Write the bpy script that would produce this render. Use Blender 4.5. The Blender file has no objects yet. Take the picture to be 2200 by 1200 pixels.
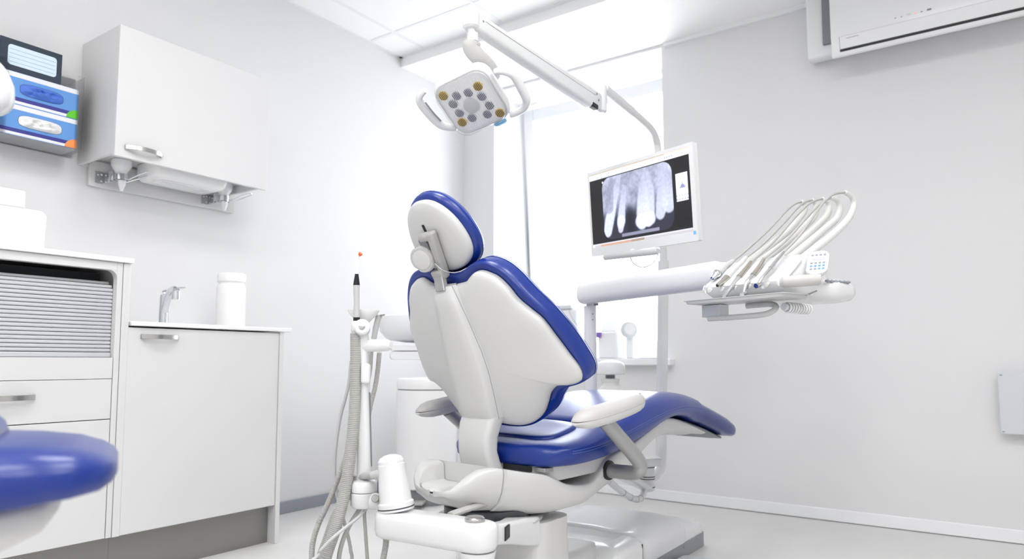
import bpy, bmesh, math, random
from mathutils import Vector, Matrix
random.seed(7)
SC = bpy.context.scene
COL = SC.collection
# ------------------------------------------------------------------ camera
FPX, CXP, CYP = 1503.6, 1100.0, 655.15
YAW, PIT, ROL, CAMH = 0.6096, 0.07918, 0.00134, 0.80
_f = Vector((-math.sin(YAW) * math.cos(PIT), math.cos(YAW) * math.cos(PIT), math.sin(PIT)))
_r0 = Vector((math.cos(YAW), math.sin(YAW), 0)); _u0 = _r0.cross(_f)
_r = _r0 * math.cos(ROL) + _u0 * math.sin(ROL)
_u = _u0 * math.cos(ROL) - _r0 * math.sin(ROL)
CAM = Vector((0, 0, CAMH))
cd = bpy.data.cameras.new('camera'); cam = bpy.data.objects.new('camera', cd); COL.objects.link(cam)
cd.sensor_width = 36; cd.lens = FPX / 2200 * 36
cd.shift_y = (CYP - 600) / 2200
cd.clip_start = 0.02
cam.matrix_world = Matrix(((_r.x, _u.x, -_f.x, 0), (_r.y, _u.y, -_f.y, 0), (_r.z, _u.z, -_f.z, CAMH), (0, 0, 0, 1)))
cd.dof.use_dof = True; cd.dof.focus_distance = 2.15; cd.dof.aperture_fstop = 2.6
SC.camera = cam
# ------------------------------------------------------------------ world, exposure
W = bpy.data.worlds.new('world'); SC.world = W; W.use_nodes = True
bg = W.node_tree.nodes['Background']; bg.inputs[0].default_value = (0.985, 0.993, 1.0, 1); bg.inputs[1].default_value = 4.6
SC.view_settings.view_transform = 'Standard'; SC.view_settings.look = 'None'
SC.view_settings.gamma = 1; SC.view_settings.use_curve_mapping = False
SC.view_settings.exposure = 0.72
LAMP_STRENGTH = 9.4
SC.cycles.max_bounces = 7; SC.cycles.diffuse_bounces = 5; SC.cycles.glossy_bounces = 3; SC.cycles.transmission_bounces = 5; SC.cycles.transparent_max_bounces = 10
SC.cycles.caustics_reflective = False; SC.cycles.caustics_refractive = False
SC.cycles.use_adaptive_sampling = True; SC.cycles.adaptive_threshold = 0.04
SC.cycles.sample_clamp_indirect = 8
SC.cycles.use_denoising = True; SC.cycles.use_light_tree = False
# daylight comes in through this window opening (a portal only guides sampling of the sky)
pl = bpy.data.lights.new('window_portal', 'AREA'); pl.shape = 'RECTANGLE'; pl.size = 1.25; pl.size_y = 1.9
pl.cycles.is_portal = True
po = bpy.data.objects.new('window_portal', pl); COL.objects.link(po)
po.location = (-2.2265, 4.45, 1.72); po.rotation_euler = (math.radians(-90), 0, 0)

# ------------------------------------------------------------------ pixel -> place helpers (survey of the photograph)
def ray(x, y): return _f + _r * ((x - CXP) / FPX) - _u * ((y - CYP) / FPX)
def atd(x, y, d): return CAM + ray(x, y) * d
def atx(x, y, X): d = ray(x, y); return CAM + d * (X / d.x)
def aty(x, y, Y): d = ray(x, y); return CAM + d * (Y / d.y)
def atz(x, y, z): d = ray(x, y); return CAM + d * ((z - CAMH) / d.z)
def atp(x, y, P, n): d = ray(x, y); return CAM + d * ((P - CAM).dot(n) / d.dot(n))

# ------------------------------------------------------------------ mesh helpers
def V3(*a): return Vector(a)
def catmull(pts, n=8, closed=False):
    P = [Vector(p) for p in pts]; N = len(P); out = []
    rng = range(N if closed else N - 1)
    for i in rng:
        if closed: p0, p1, p2, p3 = P[(i - 1) % N], P[i], P[(i + 1) % N], P[(i + 2) % N]
        else:
            p1, p2 = P[i], P[i + 1]
            p0 = P[i - 1] if i else p1 * 2 - p2
            p3 = P[i + 2] if i + 2 < N else p2 * 2 - p1
        for k in range(n):
            t = k / n
            out.append(0.5 * ((2 * p1) + (p2 - p0) * t + (2 * p0 - 5 * p1 + 4 * p2 - p3) * t * t + (3 * p1 - p0 - 3 * p2 + p3) * t ** 3))
    if not closed: out.append(P[-1].copy())
    return out
def lerp(a, b, t): return a + (b - a) * t
def interp(tab, x):
    if x <= tab[0][0]: return tab[0][1:]
    for (a, b) in zip(tab, tab[1:]):
        if x <= b[0]:
            t = (x - a[0]) / (b[0] - a[0]); t = t * t * (3 - 2 * t) * .35 + t * .65
            return tuple(lerp(p, q, t) for p, q in zip(a[1:], b[1:]))
    return tab[-1][1:]
def rrect(w, h, r, n=5):
    """rounded rectangle outline centred at the origin, in 2D"""
    r = min(r, w / 2 - 1e-5, h / 2 - 1e-5); out = []
    for cx, cy, a0 in ((w / 2 - r, h / 2 - r, 0), (-w / 2 + r, h / 2 - r, 90), (-w / 2 + r, -h / 2 + r, 180), (w / 2 - r, -h / 2 + r, 270)):
        for k in range(n + 1):
            a = math.radians(a0 + 90 * k / n); out.append((cx + r * math.cos(a), cy + r * math.sin(a)))
    return out
def superell(w, h, p=2.6, n=40):
    out = []
    for k in range(n):
        a = 2 * math.pi * k / n; c, s = math.cos(a), math.sin(a)
        out.append((w / 2 * math.copysign(abs(c) ** (2 / p), c), h / 2 * math.copysign(abs(s) ** (2 / p), s)))
    return out
class MB:
    def __init__(s): s.v = []; s.f = []
    def add(s, vs, fs):
        o = len(s.v); s.v += [Vector(v) for v in vs]; s.f += [tuple(i + o for i in f) for f in fs]; return s
    def box(s, lo, hi):
        x0, y0, z0 = lo; x1, y1, z1 = hi
        return s.add([(x0,y0,z0),(x1,y0,z0),(x1,y1,z0),(x0,y1,z0),(x0,y0,z1),(x1,y0,z1),(x1,y1,z1),(x0,y1,z1)],
                     [(0,3,2,1),(4,5,6,7),(0,1,5,4),(1,2,6,5),(2,3,7,6),(3,0,4,7)])
    def obox(s, c, ex, ey, ez):
        """oriented box: centre and three half-extent vectors"""
        c, ex, ey, ez = map(Vector, (c, ex, ey, ez))
        vs = [c + ex * i + ey * j + ez * k for k in (-1, 1) for j in (-1, 1) for i in (-1, 1)]
        return s.add(vs, [(0,2,3,1),(4,5,7,6),(0,1,5,4),(1,3,7,5),(3,2,6,7),(2,0,4,6)])
    def loft(s, rings, cap=True, loop=False):
        n = len(rings[0]); o = len(s.v)
        for r in rings: s.v += [Vector(p) for p in r]
        m = len(rings)
        for i in range(m if loop else m - 1):
            a = o + i * n; b = o + ((i + 1) % m) * n
            for j in range(n): k = (j + 1) % n; s.f.append((a + j, a + k, b + k, b + j))
        if cap and not loop:
            s.f.append(tuple(o + j for j in reversed(range(n)))); s.f.append(tuple(o + (m - 1) * n + j for j in range(n)))
        return s
    def prism(s, poly, vec):
        vec = Vector(vec); poly = [Vector(p) for p in poly]
        return s.loft([poly, [p + vec for p in poly]])
    def pillow(s, poly, vec, r, steps=4):
        """extruded outline with rounded-over rims: the rims are drawn in towards the middle"""
        poly = [Vector(p) for p in poly]; vec = Vector(vec); L = vec.length; n = vec / L
        c = sum(poly, Vector()) / len(poly)
        def ins(d):
            out = []; N = len(poly)
            for i, p in enumerate(poly):
                t = (poly[(i + 1) % N] - poly[i - 1]).normalized(); q = n.cross(t)
                if q.dot(c - p) < 0 and False: q = -q
                out.append((p, q))
            # consistent inward side by signed area
            ar = sum(((poly[i] - c).cross(poly[(i + 1) % N] - c)).dot(n) for i in range(N))
            sg = 1 if ar > 0 else -1
            return [p + q * sg * d for p, q in out]
        rings = []
        for k in range(steps + 1):
            a = math.pi / 2 * k / steps; rings.append([p + n * (r * (1 - math.cos(a)) if False else r * (1 - math.sin(a))) for p in ins(r * (1 - math.cos(math.pi / 2 - a)))] )
        rings = []
        for k in range(steps + 1):
            a = math.pi / 2 * k / steps
            rings.append([p + n * (r - r * math.sin(math.pi / 2 - a)) * 1.0 for p in ins(r - r * math.sin(a))])
        for k in range(steps + 1):
            a = math.pi / 2 * k / steps
            rings.append([p + n * (L - r + r * math.sin(a)) for p in ins(r - r * math.cos(a))])
        return s.loft(rings)
    def tube(s, path, r, seg=12, cap=True, flat=None):
        P = [Vector(p) for p in path]; N = len(P)
        R = [r] * N if isinstance(r, (int, float)) else list(r)
        T = [(P[min(i + 1, N - 1)] - P[max(i - 1, 0)]).normalized() for i in range(N)]
        up = Vector((0, 0, 1)) if abs(T[0].z) < .9 else Vector((1, 0, 0))
        if flat is not None: up = Vector(flat[0])
        nrm = (up - T[0] * up.dot(T[0])).normalized(); rings = []
        for i in range(N):
            nrm = (nrm - T[i] * nrm.dot(T[i])).normalized(); b = T[i].cross(nrm)
            kx, ky = (1, 1) if flat is None else (flat[1], flat[2])
            rings.append([P[i] + (nrm * math.cos(2 * math.pi * k / seg) * kx + b * math.sin(2 * math.pi * k / seg) * ky) * R[i] for k in range(seg)])
        return s.loft(rings, cap)
    def lathe(s, prof, o, axis=(0, 0, 1), seg=24):
        """prof: (radius, height) pairs along the axis"""
        o = Vector(o); ax = Vector(axis).normalized()
        e1 = ax.orthogonal().normalized(); e2 = ax.cross(e1)
        return s.loft([[o + ax * h + (e1 * math.cos(2 * math.pi * k / seg) + e2 * math.sin(2 * math.pi * k / seg)) * max(r, 1e-4) for k in range(seg)] for r, h in prof])
    def ball(s, c, r, seg=16, rings=10, sc=(1, 1, 1)):
        c = Vector(c); out = []
        for i in range(1, rings):
            a = math.pi * i / rings
            out.append([c + Vector((r * sc[0] * math.sin(a) * math.cos(2 * math.pi * k / seg), r * sc[1] * math.sin(a) * math.sin(2 * math.pi * k / seg), r * sc[2] * math.cos(a))) for k in range(seg)])
        return s.loft(out)
def mk(name, mb, m, parent=None, bevel=0, seg=3, sub=0, angle=38, origin=None, flat=False):
    vs = mb.v
    if parent is not None: org = world_loc(parent)
    elif origin is not None: org = Vector(origin)
    else:
        lo = Vector((min(v[i] for v in vs) for i in range(3))); hi = Vector((max(v[i] for v in vs) for i in range(3)))
        org = Vector(((lo.x + hi.x) / 2, (lo.y + hi.y) / 2, lo.z))
    me = bpy.data.meshes.new(name); me.from_pydata([v - org for v in vs], [], mb.f)
    b = bmesh.new(); b.from_mesh(me); bmesh.ops.remove_doubles(b, verts=b.verts, dist=1e-6)
    bmesh.ops.recalc_face_normals(b, faces=b.faces); b.to_mesh(me); b.free()
    if not flat:
        for p in me.polygons: p.use_smooth = True
        me.set_sharp_from_angle(angle=math.radians(angle))
    o = bpy.data.objects.new(name, me); COL.objects.link(o)
    if m is not None: me.materials.append(m)
    if parent is not None: o.parent = parent
    else: o.location = org
    if bevel:
        md = o.modifiers.new('bevel', 'BEVEL'); md.width = bevel; md.segments = seg; md.limit_method = 'ANGLE'; md.angle_limit = math.radians(35); md.harden_normals = False
    if sub:
        md = o.modifiers.new('subd', 'SUBSURF'); md.levels = sub; md.render_levels = sub
    return o
def world_loc(o):
    p = Vector(o.location)
    while o.parent is not None: o = o.parent; p = p + Vector(o.location)
    return p
def thing(name, label, cat, loc, group=None):
    o = bpy.data.objects.new(name, None); COL.objects.link(o); o.location = loc; o.empty_display_size = .05
    o['label'] = label; o['category'] = cat
    if group: o['group'] = group
    return o
def tag(o, label, cat, group=None):
    o['label'] = label; o['category'] = cat
    if group: o['group'] = group
    return o
def struct(o, label=None):
    o['kind'] = 'structure'
    if label: o['label'] = label
    return o
def sroot(name, loc, label=None):
    o = bpy.data.objects.new(name, None); COL.objects.link(o); o.location = loc; return struct(o, label)
def copy_tree(o, parent=None, delta=None):
    c = o.copy(); COL.objects.link(c)
    if parent is not None: c.parent = parent
    if delta is not None: c.location = Vector(c.location) + Vector(delta)
    for ch in [x for x in SC.objects if x.parent == o]: copy_tree(ch, c)
    return c
# ------------------------------------------------------------------ materials
def lin(c):
    return tuple(((x / 255) / 12.92 if x / 255 <= .04045 else ((x / 255 + .055) / 1.055) ** 2.4) for x in c)
def mat(name, c, rough=.5, metal=0.0, spec=.5, coat=0.0, bump=None, vary=None, trans=0.0, alpha=1.0, emit=None, ior=1.45, aniso=0.0, sheen=0.0):
    m = bpy.data.materials.new(name); m.use_nodes = True; nt = m.node_tree; b = nt.nodes['Principled BSDF']
    col = lin(c) + (1,)
    b.inputs['Base Color'].default_value = col; b.inputs['Roughness'].default_value = rough; b.inputs['Metallic'].default_value = metal
    b.inputs['Specular IOR Level'].default_value = spec; b.inputs['Coat Weight'].default_value = coat; b.inputs['Coat Roughness'].default_value = .08 if name != 'blue_leather' else .22
    b.inputs['Transmission Weight'].default_value = trans; b.inputs['Alpha'].default_value = alpha; b.inputs['IOR'].default_value = ior
    b.inputs['Anisotropic'].default_value = aniso; b.inputs['Sheen Weight'].default_value = sheen
    if emit: b.inputs['Emission Color'].default_value = lin(emit[0]) + (1,); b.inputs['Emission Strength'].default_value = emit[1]
    tc = None
    def tex(scale, detail=3, stretch=(1, 1, 1)):
        nonlocal tc
        if tc is None: tc = nt.nodes.new('ShaderNodeTexCoord')
        mp = nt.nodes.new('ShaderNodeMapping'); mp.inputs['Scale'].default_value = stretch
        n = nt.nodes.new('ShaderNodeTexNoise'); n.inputs['Scale'].default_value = scale; n.inputs['Detail'].default_value = detail
        nt.links.new(tc.outputs['Object'], mp.inputs[0]); nt.links.new(mp.outputs[0], n.inputs['Vector']); return n
    if vary:
        n = tex(vary[0], 4, vary[2] if len(vary) > 2 else (1, 1, 1)); mx = nt.nodes.new('ShaderNodeMix'); mx.data_type = 'RGBA'
        a = vary[1]; mx.inputs[6].default_value = tuple(min(1, x * (1 + a)) for x in col[:3]) + (1,); mx.inputs[7].default_value = tuple(x * (1 - a) for x in col[:3]) + (1,)
        nt.links.new(n.outputs['Fac'], mx.inputs[0]); nt.links.new(mx.outputs[2], b.inputs['Base Color'])
    if bump:
        n = tex(bump[0], 3, bump[2] if len(bump) > 2 else (1, 1, 1)); bp = nt.nodes.new('ShaderNodeBump'); bp.inputs['Strength'].default_value = bump[1]; bp.inputs['Distance'].default_value = .002
        nt.links.new(n.outputs['Fac'], bp.inputs['Height']); nt.links.new(bp.outputs[0], b.inputs['Normal'])
    return m
M = {}
M['wall'] = mat('wall_paint', (224, 224, 225), .75, bump=(220, .12), vary=(1.2, .008), spec=.3)
M['ceil'] = mat('ceiling_white', (246, 246, 246), .85, bump=(160, .15), spec=.2)
M['ceilgrid'] = mat('ceiling_rail', (236, 237, 238), .5)
M['soffit'] = mat('soffit_white', (246, 246, 246), .7, bump=(150, .05))
M['floor'] = mat('vinyl_floor', (217, 216, 214), .42, vary=(5, .07), bump=(240, .06))
M['white_trim'] = mat('white_trim', (240, 241, 243), .4)
M['grey_trim'] = mat('grey_skirting', (150, 155, 165), .5, vary=(30, .03))
M['pvc'] = mat('window_profile', (230, 232, 236), .3, spec=.5)
M['lam'] = mat('white_laminate', (219, 219, 219), .32, bump=(300, .02), vary=(3, .006))
M['lam2'] = mat('worktop_white', (242, 242, 242), .25, vary=(40, .006))
M['plinth'] = mat('steel_plinth', (150, 147, 144), .38, metal=.75, vary=(60, .05, (1, 1, 14)), bump=(120, .05, (1, 1, 20)))
M['steel'] = mat('brushed_steel', (190, 188, 184), .24, metal=1.0, vary=(60, .05, (1, 10, 1)))
M['chrome'] = mat('chrome', (225, 228, 232), .06, metal=1.0)
M['alu'] = mat('tambour_aluminium', (205, 207, 211), .42, metal=.15, bump=(90, .03, (1, 1, 12)))
M['dark'] = mat('dark_gap', (40, 42, 46), .6)
M['black'] = mat('black_plastic', (22, 23, 26), .4)
M['shell'] = mat('white_shell', (208, 208, 207), .34, bump=(420, .05), spec=.5)
M['unit'] = mat('unit_white_gloss', (226, 227, 228), .24, coat=.2, bump=(200, .008))
M['blue'] = mat('blue_leather', (12, 46, 132), .30, bump=(260, .14), vary=(14, .05), spec=.5, coat=.32)
M['stitch'] = mat('pale_blue_stitching', (96, 118, 190), .6)
M['plasticwrap'] = mat('clear_film', (235, 240, 250), .12, trans=.9, alpha=.22, spec=.6)
M['arm'] = mat('armrest_grey', (194, 192, 190), .5, bump=(500, .06))
M['armtube'] = mat('satin_tube', (168, 168, 168), .36, metal=.55)
M['grey'] = mat('grey_plastic', (178, 177, 174), .4)
M['midgrey'] = mat('mid_grey_plastic', (128, 131, 136), .45)
M['hose'] = mat('hose_grey', (178, 177, 174), .5)
M['tubing'] = mat('tubing_grey', (196, 197, 197), .4)
M['skirt'] = mat('base_skirt_grey', (150, 153, 158), .5, vary=(60, .02))
M['silicone'] = mat('milky_white', (222, 222, 219), .32, spec=.4)
M['acrylic'] = mat('clear_acrylic', (250, 252, 255), .03, trans=1.0, ior=1.12, alpha=.35)
M['bowl'] = mat('frosted_bowl', (238, 240, 242), .25)
M['card_navy'] = mat('navy_card', (46, 58, 74), .6, vary=(40, .03))
M['card_blue'] = mat('blue_card', (98, 152, 216), .5, vary=(60, .03))
M['card_white'] = mat('white_card', (232, 232, 236), .55)
M['stripe'] = mat('indigo_print', (54, 56, 140), .5)
M['green'] = mat('green_print', (96, 196, 48), .5)
M['orange'] = mat('orange_print', (250, 150, 84), .5)
M['glove_blue'] = mat('blue_nitrile', (82, 122, 214), .5, bump=(40, .5))
M['glove_white'] = mat('white_latex', (242, 242, 240), .55, bump=(40, .5))
M['mask'] = mat('pale_mask_cloth', (214, 231, 239), .8, vary=(120, .03))
M['maskline'] = mat('mask_fold', (150, 186, 208), .8)
M['ledw'] = mat('led_reflector', (205, 206, 208), .25, metal=.2, vary=(90, .22))
M['ledy'] = mat('amber_led_reflector', (214, 186, 112), .25, metal=.2, vary=(60, .30))
M['lens'] = mat('lamp_lens', (242, 242, 242), .25, bump=(120, .02))
M['lensclear'] = mat('lamp_cover', (250, 250, 255), .05, trans=1.0, ior=1.1, alpha=.22)
M['cyan'] = mat('blue_button', (120, 186, 228), .4)
M['violet'] = mat('violet_plug', (128, 92, 176), .4)
M['lcd'] = mat('lcd', (178, 178, 226), .3)
M['keyblue'] = mat('key_blue', (104, 156, 206), .5)
M['keygrey'] = mat('key_grey', (146, 151, 158), .5)
M['tip_orange'] = mat('orange_shield', (240, 118, 60), .3, trans=.2)
M['fibre'] = mat('glass_rod', (252, 252, 253), .15, coat=.5)
M['led_red'] = mat('pilot_red', (240, 120, 120), .4, emit=((240, 110, 110), .6))
M['box_grey'] = mat('junction_box_grey', (206, 211, 215), .45, vary=(90, .015))
M['lamp'] = mat('lamp_diffuser', (255, 255, 255), .5, emit=((255, 254, 253), LAMP_STRENGTH))
M['led_red'].cycles.emission_sampling = 'NONE'
M['metal_dark'] = mat('gunmetal', (86, 88, 92), .3, metal=.9)
M['handpiece'] = mat('satin_handpiece', (206, 207, 208), .2, metal=.85)
M['handpiece2'] = mat('warm_satin_handpiece', (190, 184, 176), .24, metal=.85)
M['ac'] = mat('aircon_white', (228, 229, 230), .25, coat=.2)
M['printer'] = mat('printer_white', (238, 239, 240), .4)
def glass_mat():
    m = bpy.data.materials.new('window_glass'); m.use_nodes = True; nt = m.node_tree; nt.nodes.clear()
    o = nt.nodes.new('ShaderNodeOutputMaterial'); mx = nt.nodes.new('ShaderNodeMixShader'); t = nt.nodes.new('ShaderNodeBsdfTransparent'); g = nt.nodes.new('ShaderNodeBsdfGlossy')
    g.inputs['Roughness'].default_value = .02; t.inputs[0].default_value = (.97, .985, 1, 1); mx.inputs[0].default_value = .05
    nt.links.new(t.outputs[0], mx.inputs[1]); nt.links.new(g.outputs[0], mx.inputs[2]); nt.links.new(mx.outputs[0], o.inputs[0]); return m
M['glass'] = glass_mat()
# ================================================================== the room
XL, YW, ZC, XR, YB = -3.13, 3.866, 2.767, 2.4, -1.8      # left wall, window wall, ceiling, far side wall, wall behind
YS, ZS = 3.21, 2.702                                      # soffit edge and height
WX0, WX1, WZ0, WZ1, YG = -2.853, -1.602, .775, 2.684, 4.33  # window opening and depth of the window plane
struct(mk('floor', MB().box((XL - .1, YB - .1, -.06), (XR + .1, YW + .6, 0)), M['floor']), 'pale grey mottled vinyl floor')
struct(mk('wall_left', MB().box((XL - .12, YB - .12, 0), (XL, YW + .6, 2.9)), M['wall']), 'pale grey painted wall behind the cabinets')
w = MB()
w.box((XL, YW, 0), (WX0, YW + .55, 2.9)); w.box((WX1, YW, 0), (XR + .12, YW + .55, 2.9))
w.box((WX0, YW, 0), (WX1, YW + .55, WZ0)); w.box((WX0, YW, WZ1), (WX1, YW + .55, 2.9))
struct(mk('wall_window', w, M['wall']), 'pale grey painted wall with the window')
struct(mk('wall_right', MB().box((XR, YB, 0), (XR + .12, YW, 2.9)), M['wall']))
struct(mk('wall_back', MB().box((XL, YB - .12, 0), (XR, YB, 2.9)), M['wall']))
# ceiling: grid of panels in rails
ce = struct(mk('ceiling', MB().box((XL, YB, ZC + .02), (XR, YW, ZC + .12)), M['ceil'], origin=(0, 0, ZC + .02)), 'white suspended ceiling of square panels')
xs = [XL] + [-2.91 + .6 * k for k in range(9)] + [XR]; ys = [YB] + [-1.87 + .6 * k for k in range(1, 9)] + [YS]
lamps = []
pm = {}
for i in range(len(xs) - 1):
    for j in range(len(ys) - 1):
        x0, x1, y0, y1 = xs[i], xs[i + 1], ys[j], ys[j + 1]
        if x1 - x0 > .55 and y1 - y0 > .55 and i in (3, 5, 7) and j in (1, 3, 5): lamps.append((x0, x1, y0, y1)); continue
        g = .009; key = (round(x1 - x0, 3), round(y1 - y0, 3))
        if key not in pm:
            o = mk('ceiling_panel', MB().box((x0 + g, y0 + g, ZC), (x1 - g, y1 - g, ZC + .02)), M['ceil'], ce)
            pm[key] = (o.data, (x0, y0))
        else:
            o = bpy.data.objects.new('ceiling_panel', pm[key][0]); COL.objects.link(o); o.parent = ce
            o.location = (x0 - pm[key][1][0], y0 - pm[key][1][1], 0)
for k, x in enumerate(xs[1:-1]): mk('ceiling_rail', MB().box((x - .012, YB, ZC - .003), (x + .012, YS - .0225, ZC + .004)), M['ceilgrid'], ce)
for k, y in enumerate(ys[1:-1]): mk('ceiling_rail', MB().box((XL + .0225, y - .012, ZC - .0024), (XR, y + .012, ZC + .0045)), M['ceilgrid'], ce)
mk('edge_rail', MB().box((XL, YB, ZC - .004), (XL + .022, YS, ZC + .004)), M['ceilgrid'], ce)
mk('edge_rail', MB().box((XL, YS - .022, ZC - .004), (XR, YS, ZC + .004)), M['ceilgrid'], ce)
struct(mk('trim_1', MB().box((XL, YS, ZS), (XR, YW, ZC + .02)), M['soffit'], bevel=.002), 'lowered white soffit along the window wall')
struct(mk('trim_2', MB().box((WX1 + .02, YW - .02, ZS - .022), (XR, YW, ZS)), M['white_trim']), 'thin white strip between soffit and window wall')
for k, (x0, x1, y0, y1) in enumerate(lamps):
    t = thing('ceiling_light', 'square white lighting panel in the suspended ceiling', 'light', ((x0 + x1) / 2, (y0 + y1) / 2, ZC - .006), 'ceiling lighting panels')
    f = MB(); g = .012; b = .03
    f.box((x0 + g, y0 + g, ZC - .006), (x1 - g, y0 + g + b, ZC + .02)); f.box((x0 + g, y1 - g - b, ZC - .006), (x1 - g, y1 - g, ZC + .02))
    f.box((x0 + g, y0 + g + b, ZC - .006), (x0 + g + b, y1 - g - b, ZC + .02)); f.box((x1 - g - b, y0 + g + b, ZC - .006), (x1 - g, y1 - g - b, ZC + .02))
    mk('frame', f, M['white_trim'], t)
    mk('diffuser', MB().box((x0 + g + b, y0 + g + b, ZC), (x1 - g - b, y1 - g - b, ZC + .015)), M['lamp'], t)
struct(mk('baseboard_left', MB().box((XL, 2.05, 0), (XL + .012, YW - .012, .062)), M['grey_trim'], bevel=.003), 'grey skirting at the cabinet wall')
struct(mk('baseboard_window', MB().box((XL + .012, YW - .014, .003), (XR, YW, .062)), M['white_trim'], bevel=.004), 'white skirting at the window wall')
# ---- window
wn = sroot('window_1', (WX0, YG, WZ0), 'white framed window tilted open at the top')
f = MB(); fw = .055
f.box((WX0, YG, WZ0 + .04), (WX0 + fw, YG + .07, WZ1)); f.box((WX1 - fw, YG, WZ0 + .04), (WX1, YG + .07, WZ1))
f.box((WX0 + fw, YG, WZ1 - fw), (WX1 - fw, YG + .07, WZ1)); f.box((WX0 + fw, YG, WZ0 + .04), (WX1 - fw, YG + .07, WZ0 + .04 + fw))
mk('window_frame', f, M['pvc'], wn, bevel=.004)
# tilted sash: hinged at the bottom, top leaning into the room
sb, stp = Vector((0, YG - .004, WZ0 + .075)), Vector((0, 4.205, 2.645)); up = (stp - sb).normalized(); nn = Vector((0, -up.z, up.y)).normalized(); L = (stp - sb).length
X0, X1 = WX0 + .02, WX1 - .02; sw = .078
def sashbar(x0, x1, h0, h1):
    c = sb + up * ((h0 + h1) / 2); c.x = (x0 + x1) / 2
    return MB().obox(c + nn * -.028, Vector(((x1 - x0) / 2, 0, 0)), up * ((h1 - h0) / 2), nn * .028)
for a in ((X0, X0 + sw, 0, L), (X1 - sw, X1, 0, L), (X0 + sw, X1 - sw, L - sw * 1.15, L), (X0 + sw, X1 - sw, 0, sw)):
    mk('sash_rail', sashbar(*a), M['pvc'], wn, bevel=.006)
c = sb + up * (L / 2); c.x = (X0 + X1) / 2
mk('pane', MB().obox(c - nn * .03, Vector(((X1 - X0) / 2 - sw + .01, 0, 0)), up * (L / 2 - sw + .01), nn * .004), M['glass'], wn)
hp = sb + up * (L * .5); hp.x = X1 - sw / 2
hb = MB().obox(hp + nn * .004, Vector((.014, 0, 0)), up * .03, nn * .006); hb.obox(hp + nn * .03 - up * .05, Vector((.009, 0, 0)), up * .065, nn * .006); hb.obox(hp + nn * .016, Vector((.007, 0, 0)), up * .008, nn * .012)
mk('window_handle', hb, M['pvc'], wn, bevel=.002)
mk('window_sill', MB().box((WX0 - .05, 3.795, WZ0), (WX1 + .05, YG, WZ0 + .038)), M['white_trim'], wn, bevel=.006)
from mathutils import noise
# ================================================================== fitted cabinets on the left wall
XF = -2.651            # front plane of doors
def pull(parent, y0, y1, z, x=XF, name='handle'):
    """bowed flat steel pull"""
    n = 10; rings = []
    for k in range(n + 1):
        t = k / n; y = lerp(y0, y1, t); out = .004 + .026 * math.sin(math.pi * t) ** .7
        tx = .0035
        rings.append([(x + out, y, z - .009), (x + out + tx, y, z - .009), (x + out + tx, y, z + .009), (x + out, y, z + .009)])
    m = MB().loft(rings); m.box((x, y0, z - .009), (x + .007, y0 + .006, z + .009)); m.box((x, y1 - .006, z - .009), (x + .007, y1, z + .009))
    return mk(name, m, M['steel'], parent, bevel=.001, seg=1)
# low cabinet with sink
bc = thing('base_cabinet', 'low white cabinet with one wide door under the tap', 'cabinet', (-2.9, 1.66, 0))
b = MB(); b.box((XL + .005, 1.3125, .165), (XF - .02, 1.975, .91))
mk('body', b, M['lam'], bc, bevel=.0015)
d = mk('door', MB().box((XF - .019, 1.312, .166), (XF, 1.976, .922)), M['lam'], bc, bevel=.0025)
pull(d, 1.358, 1.505, .889)
mk('end_panel', MB().box((XL + .005, 1.978, 0), (XF + .004, 2.0, .926)), M['lam'], bc, bevel=.002)
mk('plinth', MB().box((-2.72, 1.2995, 0), (-2.70, 1.977, .163)), M['plinth'], bc)
wt = MB().box((XL + .003, 1.318, .928), (XF + .012, 2.035, .945))
tag(mk('worktop', wt, M['lam2'], bevel=.003), 'thin white worktop over the low cabinet', 'worktop')
# tall cabinet with a roller shutter
tc = thing('shutter_cabinet', 'white cabinet with grey roller shutter above two drawers', 'cabinet', (-2.9, .95, 0))
y0, y1 = .30, 1.312
b = MB(); b.box((XL + .005, y0, .165), (-3.08, y1, 1.155)); b.box((XL + .005, y0, .165), (XF - .022, y0 + .02, 1.155)); b.box((XL + .005, y0, .79), (XF - .022, y1 - .02, .806)); b.box((XL + .005, y0, .165), (XF - .022, y1, .185))
mk('body', b, M['lam'], tc)
mk('side_panel', MB().box((XL + .005, 1.286, .165), (XF + .002, 1.312, 1.158)), M['lam'], tc, bevel=.002)
# face frame stile + top rail with rounded corner
mk('plinth', MB().box((-2.72, .3, 0), (-2.70, 1.2990, .163)), M['plinth'], tc)
mk('stile', MB().box((XF - .03, 1.2645, .166), (XF, 1.284, 1.158)), M['lam'], tc, bevel=.0015)
mk('top_rail', MB().box((XF - .03, y0, 1.128), (XF, 1.2640, 1.158)), M['lam'], tc, bevel=.0015)
cr = [V3(XF - .03, 1.264, 1.128), V3(XF - .03, 1.236, 1.128)] + [V3(XF - .03, 1.236 + .028 * math.sin(a), 1.10 + .028 * math.cos(a)) for a in [math.pi / 2 * k / 6 for k in range(1, 7)]]
mk('corner_piece', MB().prism(cr, (.03, 0, 0)), M['lam'], tc)
mk('shutter_recess', MB().box((-3.0, y0 + .02, .81), (-2.78, 1.262, 1.126)), M['dark'], tc)
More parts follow.
